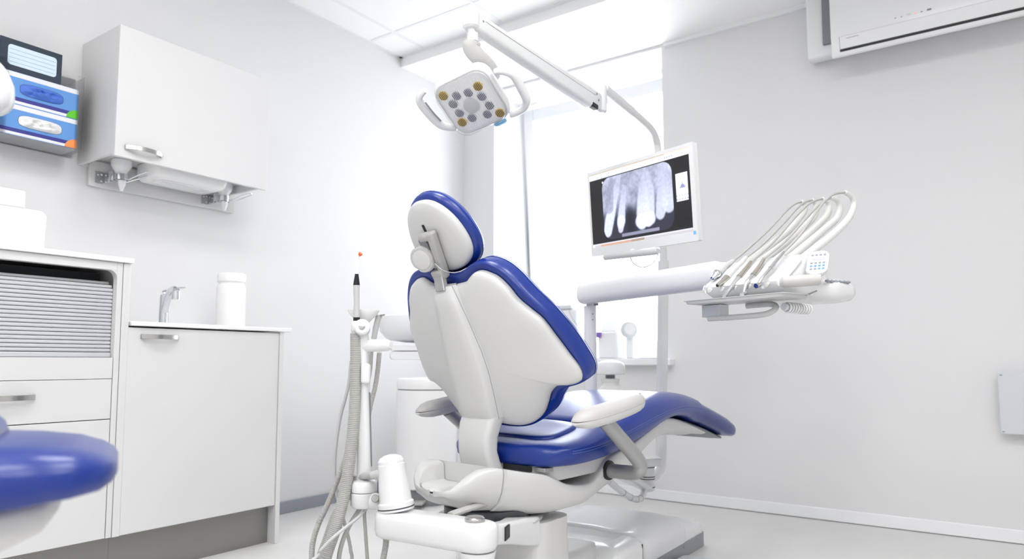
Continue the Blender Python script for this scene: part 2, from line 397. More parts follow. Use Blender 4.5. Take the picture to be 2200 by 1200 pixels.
# slats
sh = mk('shutter_bottom_bar', MB().box((XF - .055, y0 + .02, .810), (XF - .022, 1.2635, .828)), M['alu'], tc, bevel=.003)
n = 19; pitch = .0138; mesh = None
for k in range(n):
    z = .8295 + pitch * k
    xo = -max(0, k - 16) ** 2 * .008
    if mesh is None:
        r = [(XF - .034, z), (XF - .0305, z + .001), (XF - .028, z + .004), (XF - .028, z + .0095), (XF - .0305, z + .0122), (XF - .034, z + .0128), (XF - .040, z + .0128), (XF - .040, z)]
        o = mk('slat', MB().loft([[(x, y, zz) for x, zz in r] for y in (y0 + .02, 1.2635)]), M['alu'], tc, angle=30); mesh = o.data; zb = z
    else:
        o = bpy.data.objects.new('slat', mesh); COL.objects.link(o); o.parent = tc; o.location = (xo, 0, z - zb)
mk('fixed_panel', MB().box((XF - .019, y0, .7335), (XF, 1.262, .8095)), M['lam'], tc, bevel=.0015)
dr = mk('drawer', MB().box((XF - .019, y0, .5895), (XF, 1.262, .7318)), M['lam'], tc, bevel=.002)
pull(dr, .868, 1.016, .677)
d2 = mk('drawer', MB().box((XF - .019, y0, .167), (XF, 1.262, .5868)), M['lam'], tc, bevel=.002)
pull(d2, .868, 1.016, .54)
tag(mk('cabinet_top', MB().box((XL + .003, y0 - .01, 1.159), (XF + .012, 1.318, 1.178)), M['lam2'], bevel=.003), 'thin white top board over the roller shutter cabinet', 'worktop')
# printer on top
pr = thing('printer', 'white boxy device with rounded corner on the cabinet top', 'printer', (-2.9, .85, 1.178))
oc = [V3(-2.76, .60, 1.18), V3(-2.76, 1.062, 1.18)] + [V3(-2.76, 1.066 - .025 + .025 * math.cos(a), 1.300 + .025 * math.sin(a)) for a in [math.pi / 2 * k / 6 for k in range(7)]] + [V3(-2.76, .60, 1.325)]
mk('body', MB().prism(oc, (-.28, 0, 0)), M['printer'], pr, bevel=.004)
mk('front_flap', MB().box((-2.7595, .62, 1.186), (-2.757, 1.045, 1.222)), M['printer'], pr, bevel=.001)
mk('paper_tray', MB().box((-3.0, .64, 1.333), (-2.80, 1.012, 1.395)), M['printer'], pr, bevel=.006)
mk('tray_gap', MB().box((-2.98, .66, 1.3255), (-2.815, .99, 1.3325)), M['dark'], pr)
# tap
fc = thing('tap', 'chrome mixer tap with side lever on the worktop', 'tap', (-2.93, 1.60, .945))
cx, cy = -2.94, 1.600
mk('base_ring', MB().lathe([(.026, 0), (.026, .006), (.021, .01)], (cx, cy, .9455)), M['chrome'], fc)
mk('body', MB().lathe([(.019, 0), (.0185, .06), (.0175, .11), (.016, .125), (.006, .13)], (cx, cy, .9555)), M['chrome'], fc)
sp = catmull([(cx, cy, 1.00), (cx + .03, cy - .006, 1.05), (cx + .07, cy - .014, 1.085), (cx + .11, cy - .02, 1.095), (cx + .135, cy - .024, 1.085)], 6)
mk('spout', MB().tube(sp, [.016 + .0 * k for k in range(len(sp))], 14), M['chrome'], fc)
mk('aerator', MB().lathe([(.0165, 0), (.0165, .035), (.014, .038)], (cx + .135, cy - .024, 1.052)), M['chrome'], fc)
lv = mk('lever_head', MB().lathe([(.017, -.016), (.019, -.008), (.019, .012), (.014, .018)], (cx, cy + .012, 1.085), (0.5, .8, .2)), M['chrome'], fc)
mk('lever', MB().tube(catmull([(cx, cy + .02, 1.095), (cx + .006, cy + .05, 1.112), (cx + .01, cy + .085, 1.118)], 5), [.006] * 11, 8, flat=((0, 0, 1), .6, 1.3)), M['chrome'], fc)
mk('colour_dot', MB().lathe([(.004, 0), (.004, .002)], (cx + .021, cy + .020, 1.088), (1, .2, 0), 10), M['stripe'], fc)
# white jar
jr = thing('plastic_jar', 'tall white plastic jar with screw lid on the worktop', 'jar', (-2.90, 1.892, .945))
mk('body', MB().lathe([(.060, .0005), (.064, .006), (.064, .185), (.062, .196), (.056, .203), (.056, .215)], (-2.90, 1.892, .945), seg=40), M['lam2'], jr)
mk('lid', MB().lathe([(.061, 0), (.062, .004), (.062, .034), (.058, .040), (.02, .043)], (-2.90, 1.892, 1.158), seg=40), M['lam2'], jr)
# ---- wall cabinet
XC = -2.812
wc = thing('wall_cabinet', 'white wall cabinet with one wide door and a steel pull', 'cabinet', (-2.97, 1.66, 1.60))
b = MB(); b.box((XL + .002, 1.31, 1.612), (XC - .02, 1.326, 2.132)); b.box((XL + .002, 1.985, 1.612), (XC - .02, 2.001, 2.132)); b.box((XL + .002, 1.326, 2.116), (XC - .02, 1.985, 2.132)); b.box((XL + .002, 1.326, 1.65), (XC - .02, 1.985, 1.666)); b.box((XL + .002, 1.326, 1.612), (XL + .010, 1.985, 2.116))
mk('body', b, M['lam'], wc, bevel=.0012)
d = mk('door', MB().box((XC - .018, 1.309, 1.600), (XC, 2.003, 2.132)), M['lam'], wc, bevel=.002)
pull(d, 1.345, 1.495, 1.642, XC)
# dispenser board beneath
db = tag(mk('dispenser_board', MB().box((XL + .003, 1.35, 1.532), (XL + .021, 2.03, 1.640)), M['lam'], bevel=.0015), 'white mounting board below the wall cabinet', 'board')
td = thing('towel_dispenser', 'flat white paper towel dispenser under the wall cabinet', 'dispenser', (-3.0, 1.69, 1.566))
def slope(poly, th):   # tapering tray hung from the cabinet floor
    return poly
ri = rrect(.34, .19, .03); 
tpm = lambda s, z, dx=0: [(-2.985 + dx + b2 * s, 1.69 + a2 * s, z) for a2, b2 in ri]
mk('body', MB().loft([tpm(1, 1.648), tpm(1, 1.615), tpm(.97, 1.595, -.004), tpm(.90, 1.582, -.01)]), M['lam2'], td, angle=50)
sl = superell(.19, .035, 2.2, 28)
mk('paper', MB().loft([[(-2.99 + q, 1.69 + p, z) for p, q in sl] for z in (1.5822, 1.5795)]), M['card_white'], td)
s1 = superell(.24, .10, 4, 28); s2 = superell(.232, .094, 4, 28)
mk('outlet_rim', MB().loft([[(-2.99 + q, 1.69 + p, 1.582) for p, q in s1], [(-2.99 + q, 1.69 + p, 1.577) for p, q in s1], [(-2.99 + q, 1.69 + p, 1.577) for p, q in s2], [(-2.99 + q, 1.69 + p, 1.582) for p, q in s2]], cap=False, loop=True), M['ceilgrid'], td)
def soap(y, label):
    t = thing('soap_dispenser', label, 'dispenser', (-3.05, y, 1.52), 'lever soap dispensers under the wall cabinet')
    X = XL + .022
    mk('mounting_plate', MB().box((X, y - .052, 1.548), (X + .003, y - .020, 1.598)), M['armtube'], t, bevel=.001)
    for yy, zz in ((y - .042, 1.583), (y - .028, 1.586), (y - .028, 1.558)):
        mk('screw', MB().lathe([(.0045, 0), (.004, .002), (.002, .003)], (X + .003, yy, zz), (1, 0, 0), 10), M['chrome'], t)
    mk('bracket', MB().box((X + .003, y - .020, 1.55), (X + .050, y - .004, 1.596)), M['chrome'], t, bevel=.001)
    rg = MB().lathe([(.026, 0), (.026, .026), (.0235, .026), (.0235, 0), (.026, 0)], (X + .065, y + .022, 1.562), seg=24)
    mk('ring', rg, M['chrome'], t)
    mk('bottle', MB().lathe([(.012, 0), (.022, .006), (.023, .028), (.034, .044), (.040, .056), (.040, .080)], (X + .065, y + .022, 1.568), seg=24), M['bowl'], t)
    mk('pump', MB().lathe([(.006, -.048), (.0085, -.035), (.012, -.028), (.015, -.012), (.016, -.002), (.01, 0)], (X + .075, y + .022, 1.562), seg=16), M['lam2'], t)
    wr = catmull([(X + .06, y + .030, 1.560), (X + .085, y + .05, 1.572), (X + .125, y + .075, 1.592), (X + .15, y + .10, 1.606), (X + .145, y + .122, 1.606), (X + .125, y + .115, 1.598), (X + .10, y + .078, 1.576), (X + .075, y + .04, 1.556)], 5)
    mk('lever', MB().tube(wr, .0026, 8), M['chrome'], t)
soap(1.425, 'chrome lever soap dispenser at the handle end of the wall cabinet')
soap(1.905, 'chrome lever soap dispenser at the window end of the wall cabinet')
# ---- glove boxes in clear rack
ax0, ax1, ay0, ay1, az0, az1 = XL + .002, -2.985, .955, 1.262, 1.632, 1.935
rk = thing('glove_box_rack', 'clear acrylic wall rack holding the glove boxes', 'rack', (-3.06, 1.1, 1.63))
th = .004
mk('back_plate', MB().box((ax0, ay0, az0), (ax0 + th, ay1 + .025, az1 + .035)), M['acrylic'], rk, bevel=.001)
mk('bottom_plate', MB().box((ax0 + th, ay0, az0), (ax1, ay1, az0 + th)), M['acrylic'], rk, bevel=.001)
mk('side_plate', MB().box((ax0 + th, ay1 - th, az0 + th), (ax1, ay1, az1)), M['acrylic'], rk, bevel=.001)
mk('side_plate', MB().box((ax0 + th, ay0, az0 + th), (ax1, ay0 + th, az1)), M['acrylic'], rk, bevel=.001)
for (a, c) in ((ay0 + th, ay0 + .045), (ay1 - .024, ay1 - th)):
    mk('front_lip', MB().box((ax1 - th, a, az0 + th), (ax1, c, az1)), M['acrylic'], rk, bevel=.001)
bx = (XL + .012, ax1 - .009)
def glovebox(z0, z1, glovemat, spotmat, label):
    g = thing('glove_box', label, 'box', (-3.06, 1.1, z0), 'boxes of gloves in the clear rack')
    Y0, Y1 = ay0 + .008, ay1 - .016; X = bx[1]; h = z1 - z0
    mk('carton', MB().box((bx[0], Y0, z0), (X - .0006, Y1, z1)), M['card_white'], g, bevel=.001)
    mk('blue_panel', MB().box((X - .0006, Y0, z0), (X, Y1, z1)), M['card_blue'], g)
    e = .0006
    mk('white_band', MB().box((X, Y0, z0 + h * .84), (X + e, Y1, z1 - .001)), M['card_white'], g)
    mk('white_band', MB().box((X, Y0, z0 + h * .02), (X + e, Y1, z0 + h * .11)), M['card_white'], g)
    mk('stripe', MB().box((X, Y0, z0 + h * .11), (X + e * 1.3, Y1, z0 + h * .23)), M['stripe'], g)
    sp = [V3(X + e * 1.6, Y1, z0 + .002), V3(X + e * 1.6, Y1, z0 + .036)] + [V3(X + e * 1.6, Y1 - .042 * math.sin(a), z0 + .002 + .036 * math.cos(a)) for a in [math.pi / 2 * k / 8 for k in range(1, 9)]]
    mk('spot', MB().prism(sp, (e, 0, 0)), spotmat, g)
    cy, cz = (Y0 + Y1) / 2 + .012, z0 + h * .52
    ov = superell(.150, h * .40, 3.4, 48)
    mk('opening', MB().loft([[(X + q, cy + a, cz + c) for a, c in ov] for q in (.0004, .0010)]), M['dark'], g)
    # crumpled glove pushed up in the opening
    gm = MB(); rings = []; random.seed(int(z0 * 1000))
    for k in range(13):
        t = min(1, k / 8); s = 1 - (k / 12.02); 
        rings.append([(X + .0012 + (.016 * math.sin(t * math.pi / 2)) * (1 + 1.5 * noise.noise((a * s * 42 + z0 * 90, c * s * 70, 2))) + .007 * t * noise.noise((a * s * 110, c * s * 150 + z0 * 50, 7)), cy + a * .985 * s, cz + c * .97 * s) for a, c in ov])
    gm.loft(rings); mk('glove', gm, glovemat, g, angle=60)
glovebox(1.638, 1.757, M['glove_white'], M['orange'], 'blue carton with white gloves and an orange spot, lower in the rack')
glovebox(1.7575, 1.880, M['glove_blue'], M['green'], 'blue carton with blue gloves and a green spot, upper in the rack')
mb_ = thing('mask_box', 'dark navy carton of pale face masks on top of the glove boxes', 'box', (-3.06, 1.08, 1.8805))
Y0, Y1, z0, z1 = .973, 1.184, 1.8805, 2.006
mk('carton', MB().box((bx[0] + .01, Y0, z0), (-3.003, Y1, z1)), M['card_navy'], mb_, bevel=.0015)
rr = rrect(.165, .078, .012)
mk('masks', MB().loft([[(x, 1.082 + a, 1.945 + c) for a, c in rr] for x in (-3.0028, -3.0018)]), M['mask'], mb_)
for k in range(4): mk('fold', MB().box((-3.0018, 1.004, 1.918 + k * .016), (-3.001, 1.160, 1.9192 + k * .016)), M['maskline'], mb_)
# ================================================================== dental chair
TH = math.radians(8); CA = Vector((-1.29, 1.73, 0)); CU = Vector((math.cos(TH), -math.sin(TH), 0)); CV = Vector((math.sin(TH), math.cos(TH), 0)); UZ = Vector((0, 0, 1))
def ch(u, v, z): return CA + CU * u + CV * v + UZ * z
DC = thing('dental_chair', 'blue leather dental chair with white shell back and adjustable headrest', 'dental chair', (-1.35, 2.3, 0))
def crv(pts): return lambda x: interp(pts, x)
# ---- backrest -----------------------------------------------------
AL = math.radians(23); BT = CV * -math.sin(AL) + UZ * math.cos(AL); BN = CV * math.cos(AL) + UZ * math.sin(AL)
BO = ch(-.03, -.071, .854)
def kb(b): return interp([(-.26, 1.5), (-.2, 1.05), (-.15, .75), (-.05, .62), (.05, .45), (.15, .30)], b)[0]
def bsurf(a, b, c): return BO + CU * a + BT * b + BN * (kb(b) * a * a + c)
def bsolve(x, y):
    d = ray(x, y); a = b = 0
    for i in range(40):
        c = kb(b) * a * a; P = CAM + d * ((BO + BN * c - CAM).dot(BN) / d.dot(BN)) - BO
        a = .5 * a + .5 * P.dot(CU); b = P.dot(BT)
    return a, b
RT = [(345,460),(365,450),(385,425),(402,409),(430,405),(470,418),(510,440),(560,490),(600,540),(660,590),(720,640),(780,720),(840,800),(890,862),(908,900),(906,926),(880,942),(830,945),(790,955),(757,987),(745,1030),(725,1085),(690,1120),(640,1138),(580,1136),(520,1126)]
half = [bsolve(840 + x / 2.222, 400 + y / 2.222) for x, y in RT]
half = [(max(a, .03), b) for a, b in half]
out2 = [Vector((a, b)) for a, b in half] + [Vector((0, half[-1][1] + .004))] + [Vector((-a, b)) for a, b in reversed(half)] + [Vector((0, half[0][1] - .004))]
out2 = catmull(out2, 3, True)
def off2(poly, d):
    N = len(poly); res = []
    for i, p in enumerate(poly):
        t = (poly[(i + 1) % N] - poly[i - 1]).normalized(); n = Vector((-t.y, t.x)); dd = d(p) if callable(d) else d
        res.append(p + n * dd)
    return res
def scl(poly, s, c=Vector((0, -.03))): return [c + (p - c) * s for p in poly]
def bring(poly, c): return [bsurf(p.x, p.y, c) for p in poly]
sh = MB().loft([bring(scl(out2, .45), .016), bring(scl(out2, .9), .016), bring(out2, .012), bring(out2, .002), bring(scl(out2, .992), -.005), bring(scl(out2, .975), -.010), bring(scl(out2, .94), -.014), bring(scl(out2, .85), -.018), bring(scl(out2, .65), -.022), bring(scl(out2, .4), -.025), bring(scl(out2, .2), -.026), bring(scl(out2, .05), -.026)])
mk('back_shell', sh, M['shell'], DC, angle=75)
mg = lambda p: .014 + .010 * max(0, min(1, (p.y + .12) / .12)) + .007 * max(0, min(1, (p.y - .08) / .12))
soft = off2(out2, mg)
for _ in range(14): soft = [soft[i] * .5 + (soft[i - 1] + soft[(i + 1) % len(soft)]) * .25 for i in range(len(soft))]
def mm(e): return off2(soft, e)
cushion = MB().loft([bring(scl(out2, .5), .017), bring(scl(out2, .97), .0165), bring(off2(out2, .002), .0128), bring(mm(-.007), .005), bring(mm(-.001), .010), bring(mm(.001), .026), bring(mm(.002), .045), bring(mm(-.001), .062), bring(mm(-.007), .074), bring(scl(mm(-.010), .97), .082), bring(scl(mm(-.012), .9), .088), bring(scl(mm(-.012), .7), .090), bring(scl(mm(-.012), .4), .088), bring(scl(mm(-.012), .1), .087)])
bc_ = mk('back_cushion', cushion, M['blue'], DC, angle=80)
mk('stitching', MB().tube(bring(mm(.0005), .0655) + bring(mm(.0005), .0655)[:1], .0008, 6), M['stitch'], bc_)
mk('piping', MB().tube(bring(mm(-.0005), .060) + bring(mm(-.0005), .060)[:1], .0018, 6), M['blue'], bc_)
# raised spine cover
rings = []
for k in range(17):
    t = k / 16; b = lerp(.188, -.236, t)
    w = interp([(0, .040), (.10, .048), (.30, .062), (.5, .074), (.65, .078), (.8, .076), (1, .072)], t)[0]
    h = interp([(0, .030), (.05, .046), (.3, .050), (.7, .056), (.93, .060), (1, .052)], t)[0]
    rings.append([bsurf(a * w + .008 * math.sin(math.pi * t), b, 0) + BN * (-kb(b) * (a * w) ** 2 + c) for a, c in ((-1.06, -.012), (-1.0, -.026), (-.95, -h * .80), (-.84, -h * .96), (-.4, -h), (.4, -h), (.84, -h * .96), (.95, -h * .80), (1.0, -.026), (1.06, -.012), (.7, .004), (-.7, .004))])
spn = mk('spine_cover', MB().loft(rings), M['shell'], DC, angle=50)
mk('seam', MB().tube([r[8] + BN * -.0008 for r in rings], .0009, 6), M['keygrey'], spn)
# support pillar under the back
rings = []
for z, v, w, t in ((.662, .004, .068, .022), (.645, .006, .072, .030), (.61, -.010, .071, .031), (.57, -.022, .066, .030), (.53, -.022, .066, .028), (.49, -.010, .070, .028), (.455, .008, .076, .028), (.42, .02, .078, .028)):
    rings.append([ch(-.03 + p, v + q, z) for p, q in rrect(w * 2, t * 2, .018)])
mk('back_support', MB().loft(rings), M['shell'], DC, angle=60)
# ---- headrest -----------------------------------------------------
AH = math.radians(35); HT = CV * -math.sin(AH) + UZ * math.cos(AH); HN = CV * math.cos(AH) + UZ * math.sin(AH)
HO = ch(-.03, -.2, 1.175) - CU * .005 - HT * .013
def hs(p, c): return HO + CU * p[0] + HT * p[1] + HN * (c + .35 * p[0] ** 2)
def egg(w, h): return [Vector((x * (1 - .38 * y / h) * .965, y * 1.04)) for x, y in superell(w, h, 2.25, 48)]
def hr(w, h, c): return [hs(p, c) for p in egg(w, h)]
mk('headrest_shell', MB().loft([hr(.12, .11, .012), hr(.232, .218, .012), hr(.236, .222, .004), hr(.232, .218, -.004), hr(.218, .205, -.010), hr(.18, .17, -.014), hr(.12, .115, -.017), hr(.04, .04, -.018)]), M['shell'], DC, angle=70)
hc = mk('headrest_cushion', MB().loft([hr(.12, .11, .0125), hr(.23, .215, .0125), hr(.250, .238, .016), hr(.258, .246, .028), hr(.256, .244, .042), hr(.244, .232, .054), hr(.21, .2, .062), hr(.14, .13, .067), hr(.04, .04, .068)]), M['blue'], DC, angle=80)
mk('stitching', MB().tube(hr(.2575, .2455, .040) + hr(.2575, .2455, .040)[:1], .001, 6), M['stitch'], hc)
mk('slot', MB().obox(atp(911.5, 490, HO - HN * .0172, HN), CU * .0055, HT * .011, HN * .002), M['black'], DC, bevel=.002)
br = thing  # (bracket parts below)
def hpx(x, y, h): return atp(x, y, HO + HN * h, HN)
hinge = hpx(917, 508, -.034)
mk('headrest_hinge', MB().lathe([(.012, -.026), (.014, -.023), (.014, .012), (.012, .015)], hinge, CU, 18), M['grey'], DC, angle=50)
p0, p1 = hpx(926, 501, -.036), hpx(954, 584, -.030)
adir = (p1 - p0).normalized()
ar = MB().obox((p0 + p1) / 2, CU * .013, (p1 - p0) / 2 * 1.08, adir.cross(CU).normalized() * .014)
mk('headrest_arm', ar, M['grey'], DC, bevel=.008, seg=4)
mk('hinge_block', MB().obox(hpx(916, 524, -.030), CU * .016, HT * .020, HN * .012), M['midgrey'], DC, bevel=.004)
kc = hpx(909, 556, -.050); kax = (-HN * .8 + (CAM - kc).normalized() * .55 - CU * .12).normalized()
e1 = kax.orthogonal().normalized(); e2 = kax.cross(e1)
rings = []
for r, h in ((.030, -.016), (.039, -.010), (.0415, -.004), (.0415, .004), (.0375, .009)):
    rings.append([kc + kax * h + (e1 * math.cos(a) + e2 * math.sin(a)) * (r - .0035 * max(0, math.cos(3 * a)) ** 8) for a in [2 * math.pi * k / 48 for k in range(48)]])
kn = mk('headrest_knob', MB().loft(rings), M['arm'], DC, angle=50)
mk('knob_cap', MB().lathe([(.030, .0085), (.030, .0105), (.027, .0115)], kc, kax, 36), M['shell'], kn)
blk = hpx(946, 588, -.036)
mk('slider_block', MB().obox(blk, CU * .024, HT * .016, HN * .016), M['grey'], DC, bevel=.006, seg=4)
top = bsurf(0, .18, -.03)
mk('slider_bar', MB().obox((blk + top) / 2 - BN * .004, CU * .019, (blk - top) / 2, BN * .009), M['armtube'], DC, bevel=.002)
cp = catmull([hpx(936, 567, -.052), hpx(950, 579, -.05), hpx(970, 585, -.034), hpx(988, 583, -.022), hpx(1002, 576, -.012)], 12)
chn = MB()
for p in cp[::2]: chn.ball(p, .0022, 8, 6)
chn.tube(cp, .0006, 5)
mk('bead_chain', chn, M['chrome'], DC)
# ---- seat and leg cushion ------------------------------------------
#      v      halfw  zbot   zseam  ztop(centre)
ST = [(.026, .100, .492, .512, .528), (.034, .160, .490, .523, .543), (.052, .205, .489, .530, .553), (.085, .235, .490, .535, .561), (.13, .256, .492, .540, .568), (.20, .269, .498, .549, .582), (.28, .270, .507, .563, .604), (.36, .266, .520, .578, .627), (.44, .262, .537, .594, .649),
      (.52, .256, .558, .609, .668), (.60, .250, .582, .622, .682), (.70, .240, .599, .632, .690), (.80, .228, .598, .634, .689), (.88, .216, .585, .627, .680), (.96, .206, .563, .616, .664)]
def seatring(s, z=None):
    v, w, zb, zs, zt = s; R = []
    # section from bottom left, round the side to the crown
    side = [(-1, 0)]
    prof = [(.0, zb), (.55, zb), (.88, zb + .002), (.97, lerp(zb, zs, .25)), (1.0, lerp(zb, zs, .7)), (.995, zs), (.965, lerp(zs, zt, .35)), (.90, lerp(zs, zt, .62)), (.78, lerp(zs, zt, .84)), (.60, lerp(zs, zt, .92)), (.42, lerp(zs, zt, .90)), (.2, lerp(zs, zt, .93)), (0, lerp(zs, zt, .95))]
    right = [ch(w * a, v, zz) for a, zz in prof]; left = [ch(-w * a, v, zz) for a, zz in reversed(prof[1:-1])]
    return right + left
def dense(T, n=3):
    out = []
    for a, b in zip(T, T[1:]):
        for k in range(n): out.append(tuple(lerp(p, q, k / n) for p, q in zip(a, b)))
    return out + [T[-1]]
STd = [tuple(v) for v in (list(x) for x in [])]
pts = catmull([Vector(s[:3] ) for s in ST], 3); pts2 = catmull([Vector((s[0], s[3], s[4])) for s in ST], 3)
STd = [(p.x, p.y, p.z, q.y, q.z) for p, q in zip(pts, pts2)]
seat = mk('seat_cushion', MB().loft([seatring(s) for s in STd]), M['blue'], DC, angle=70)
# seams: along the side and across
def seam(u_of, zoff, v0, v1, name='stitching', r=.0007, m='stitch'):
    P = [ch(u_of(s[1]), s[0], zoff(s)) for s in STd if v0 <= s[0] <= v1]
    if len(P) > 2: mk(name, MB().tube(P, r, 6), M[m], seat)
seam(lambda w: w * .9985, lambda s: s[3] + .001, .09, .96); seam(lambda w: w * 1.0, lambda s: s[3] - .006, .09, .96)
seam(lambda w: -w * .9985, lambda s: s[3] + .001, .09, .96)
# raised centre pads on the seat
def padtop(v, u):
    for a, b in zip(STd, STd[1:]):
        if a[0] <= v <= b[0]:
            t = (v - a[0]) / (b[0] - a[0] + 1e-9); w, zs, zt = lerp(a[1], b[1], t), lerp(a[3], b[3], t), lerp(a[4], b[4], t)
            f = abs(u) / w; pr = [(0, .95), (.2, .93), (.42, .90), (.60, .92), (.78, .84), (.90, .62), (1, 0)]
            return lerp(zs, zt, interp(pr, f)[0])
    return STd[-1][4]
def pad(v0, v1, hw, lift, name='seat_panel'):
    N, Q = 16, 12; rings = []
    o2 = [Vector(p) for p in superell(hw * 2, v1 - v0, 4.5, 56)]; vc = (v0 + v1) / 2
    for s, l in ((1.0, -.004), (1.0, .001), (.985, .004), (.95, .0065), (.86, .0075), (.65, .0085), (.4, .009), (.15, .009), (.02, .009)):
        rings.append([ch(p.x * s, vc + p.y * s, padtop(vc + p.y * s, p.x * s) + l * lift) for p in o2])
    return mk(name, MB().loft(rings), M['blue'], DC, angle=80)
pad(.10, .27, .150, 1.3); pad(.285, .66, .160, 1.3); 
# leg part under clear film
LG = [(.945, .202, .572, .612, .662), (.99, .200, .559, .603, .650), (1.06, .198, .540, .583, .628), (1.14, .196, .517, .562, .603), (1.22, .193, .494, .538, .576), (1.275, .186, .484, .520, .553), (1.300, .170, .490, .512, .535), (1.310, .13, .500, .510, .522)]
leg = mk('leg_cushion', MB().loft([seatring(s) for s in LG]), M['blue'], DC, angle=60)
def film(s, g=.0025): return (s[0], s[1] + g, s[2] - g, s[3], s[4] + g)
fl = MB().loft([seatring(film(s)) for s in [(.952, .202, .570, .611, .661)] + LG[1:6]], cap=False)
random.seed(3)
for p in fl.v: p += Vector((random.uniform(-1, 1), random.uniform(-1, 1), random.uniform(-1, 1))) * .0012
mk('clear_film', fl, M['plasticwrap'], DC, angle=20)
mk('leg_plate', MB().loft([seatring((v, w - .03, z0, (z0 + z1) / 2, z1)) for v, w, z0, z1 in ((.90, .19, .560, .578), (1.05, .19, .522, .540), (1.2, .18, .480, .498), (1.26, .16, .472, .488))]), M['midgrey'], DC)
# ---- under body --------------------------------------------------
HL = [(-.09, .158, .368, .497), (-.05, .166, .358, .488), (.0, .176, .348, .478), (.045, .186, .342, .470), (.085, .194, .338, .454), (.125, .199, .336, .436), (.17, .202, .336, .427), (.22, .204, .340, .424), (.26, .205, .348, .434), (.30, .206, .357, .466), (.34, .206, .366, .492), (.42, .204, .388, .512), (.50, .200, .420, .530), (.58, .194, .458, .555), (.65, .186, .488, .578), (.72, .180, .508, .592), (.80, .174, .517, .588), (.90, .168, .512, .566), (1.0, .160, .505, .540), (1.08, .150, .500, .520), (1.13, .12, .500, .508)]
def hullring(v, w, zb, zt):
    prof = [(0, zb), (.45, zb), (.68, zb + .010), (.86, lerp(zb, zt, .25)), (.96, lerp(zb, zt, .5)), (1.0, lerp(zb, zt, .8)), (1.0, zt - .006), (.985, zt - .001), (.95, zt), (.6, zt), (0, zt)]
    return [ch(w * a, v, z) for a, z in prof] + [ch(-w * a, v, z) for a, z in reversed(prof[1:-1])]
P = catmull([Vector(h[:3]) for h in HL], 3); P2 = catmull([Vector((h[0], h[3], 0)) for h in HL], 3)
HLd = [(p.x, p.y, p.z, q.y) for p, q in zip(P, P2)]
# rear collar: same skin with a notch that lets the back support through
def collar(v, w, zb, zt):
    lip = min(.092, w * .70); fl_ = min(zt - .004, .440)
    zb = zb + .0
    prof = [(0, zb), (.45 * w, zb), (.68 * w, zb + .010), (.86 * w, lerp(zb, zt, .25)), (.96 * w, lerp(zb, zt, .5)), (w, lerp(zb, zt, .8)), (w, zt - .006), (.985 * w, zt - .001), (.95 * w, zt), (max(.75 * w, lip + .008), zt), (lip + .004, zt - .006), (lip, zt - .014), (lip * .96, fl_ + .004), (lip * .88, fl_), (0, fl_)]
    return [ch(a - .012, v, z) for a, z in prof] + [ch(-a - .012, v, z) for a, z in reversed(prof[1:-1])]
rear = [(-.2205, .012, .428, .433), (-.220, .035, .424, .436), (-.217, .060, .419, .438), (-.210, .085, .412, .4435), (-.196, .108, .400, .462), (-.176, .126, .392, .482), (-.150, .140, .382, .496), (-.12, .150, .374, .499), (-.095, .156, .369, .498), (-.0925, .1565, .3685, .4975)]
mk('rear_collar', MB().loft([collar(*h) for h in rear]), M['shell'], DC, angle=55)
body = [h for h in HLd if h[0] > -.095]
body[0] = (-.090,) + body[0][1:]
mk('seat_body', MB().loft([hullring(*h) for h in body]), M['shell'], DC, angle=55)
mk('seat_frame', MB().loft([[ch(p, v, z + q) for p, q in rrect(2 * w, h, .006)] for v, w, z, h in ((.030, .10, .470, .05), (.05, .15, .470, .05), (.10, .185, .470, .05), (.30, .19, .480, .06), (.45, .18, .515, .06))]), M['shell'], DC, angle=50)
mk('frame_gap', MB().obox(ch(.09, .026, .484), CU * .055, CV * .004, UZ * .008), M['black'], DC)
mk('frame_bracket', MB().obox(ch(.165, .06, .482), CU * .02, CV * .02, UZ * .006), M['armtube'], DC, bevel=.002)
# dark turntable recess, rotation lever
mk('turntable', MB().lathe([(.12, .330), (.13, .34), (.13, .37), (.12, .376)], ch(0, -.01, 0), seg=40), M['metal_dark'], DC)
mk('turntable_rim', MB().lathe([(.09, .316), (.13, .320), (.158, .330), (.162, .336), (.14, .3385), (.09, .338)], ch(.0, .0, 0), seg=40), M['shell'], DC, angle=60)
lvp = [atd(968, 1105, 1.86), atd(1000, 1094, 1.90), atd(1045, 1080, 1.98)]
mk('rotation_lever', MB().tube(catmull(lvp, 5), [.009, .010, .010, .010, .010, .010, .010, .010, .010, .010, .010], 10, flat=((0, 0, 1), .8, 1.5)), M['grey'], DC)
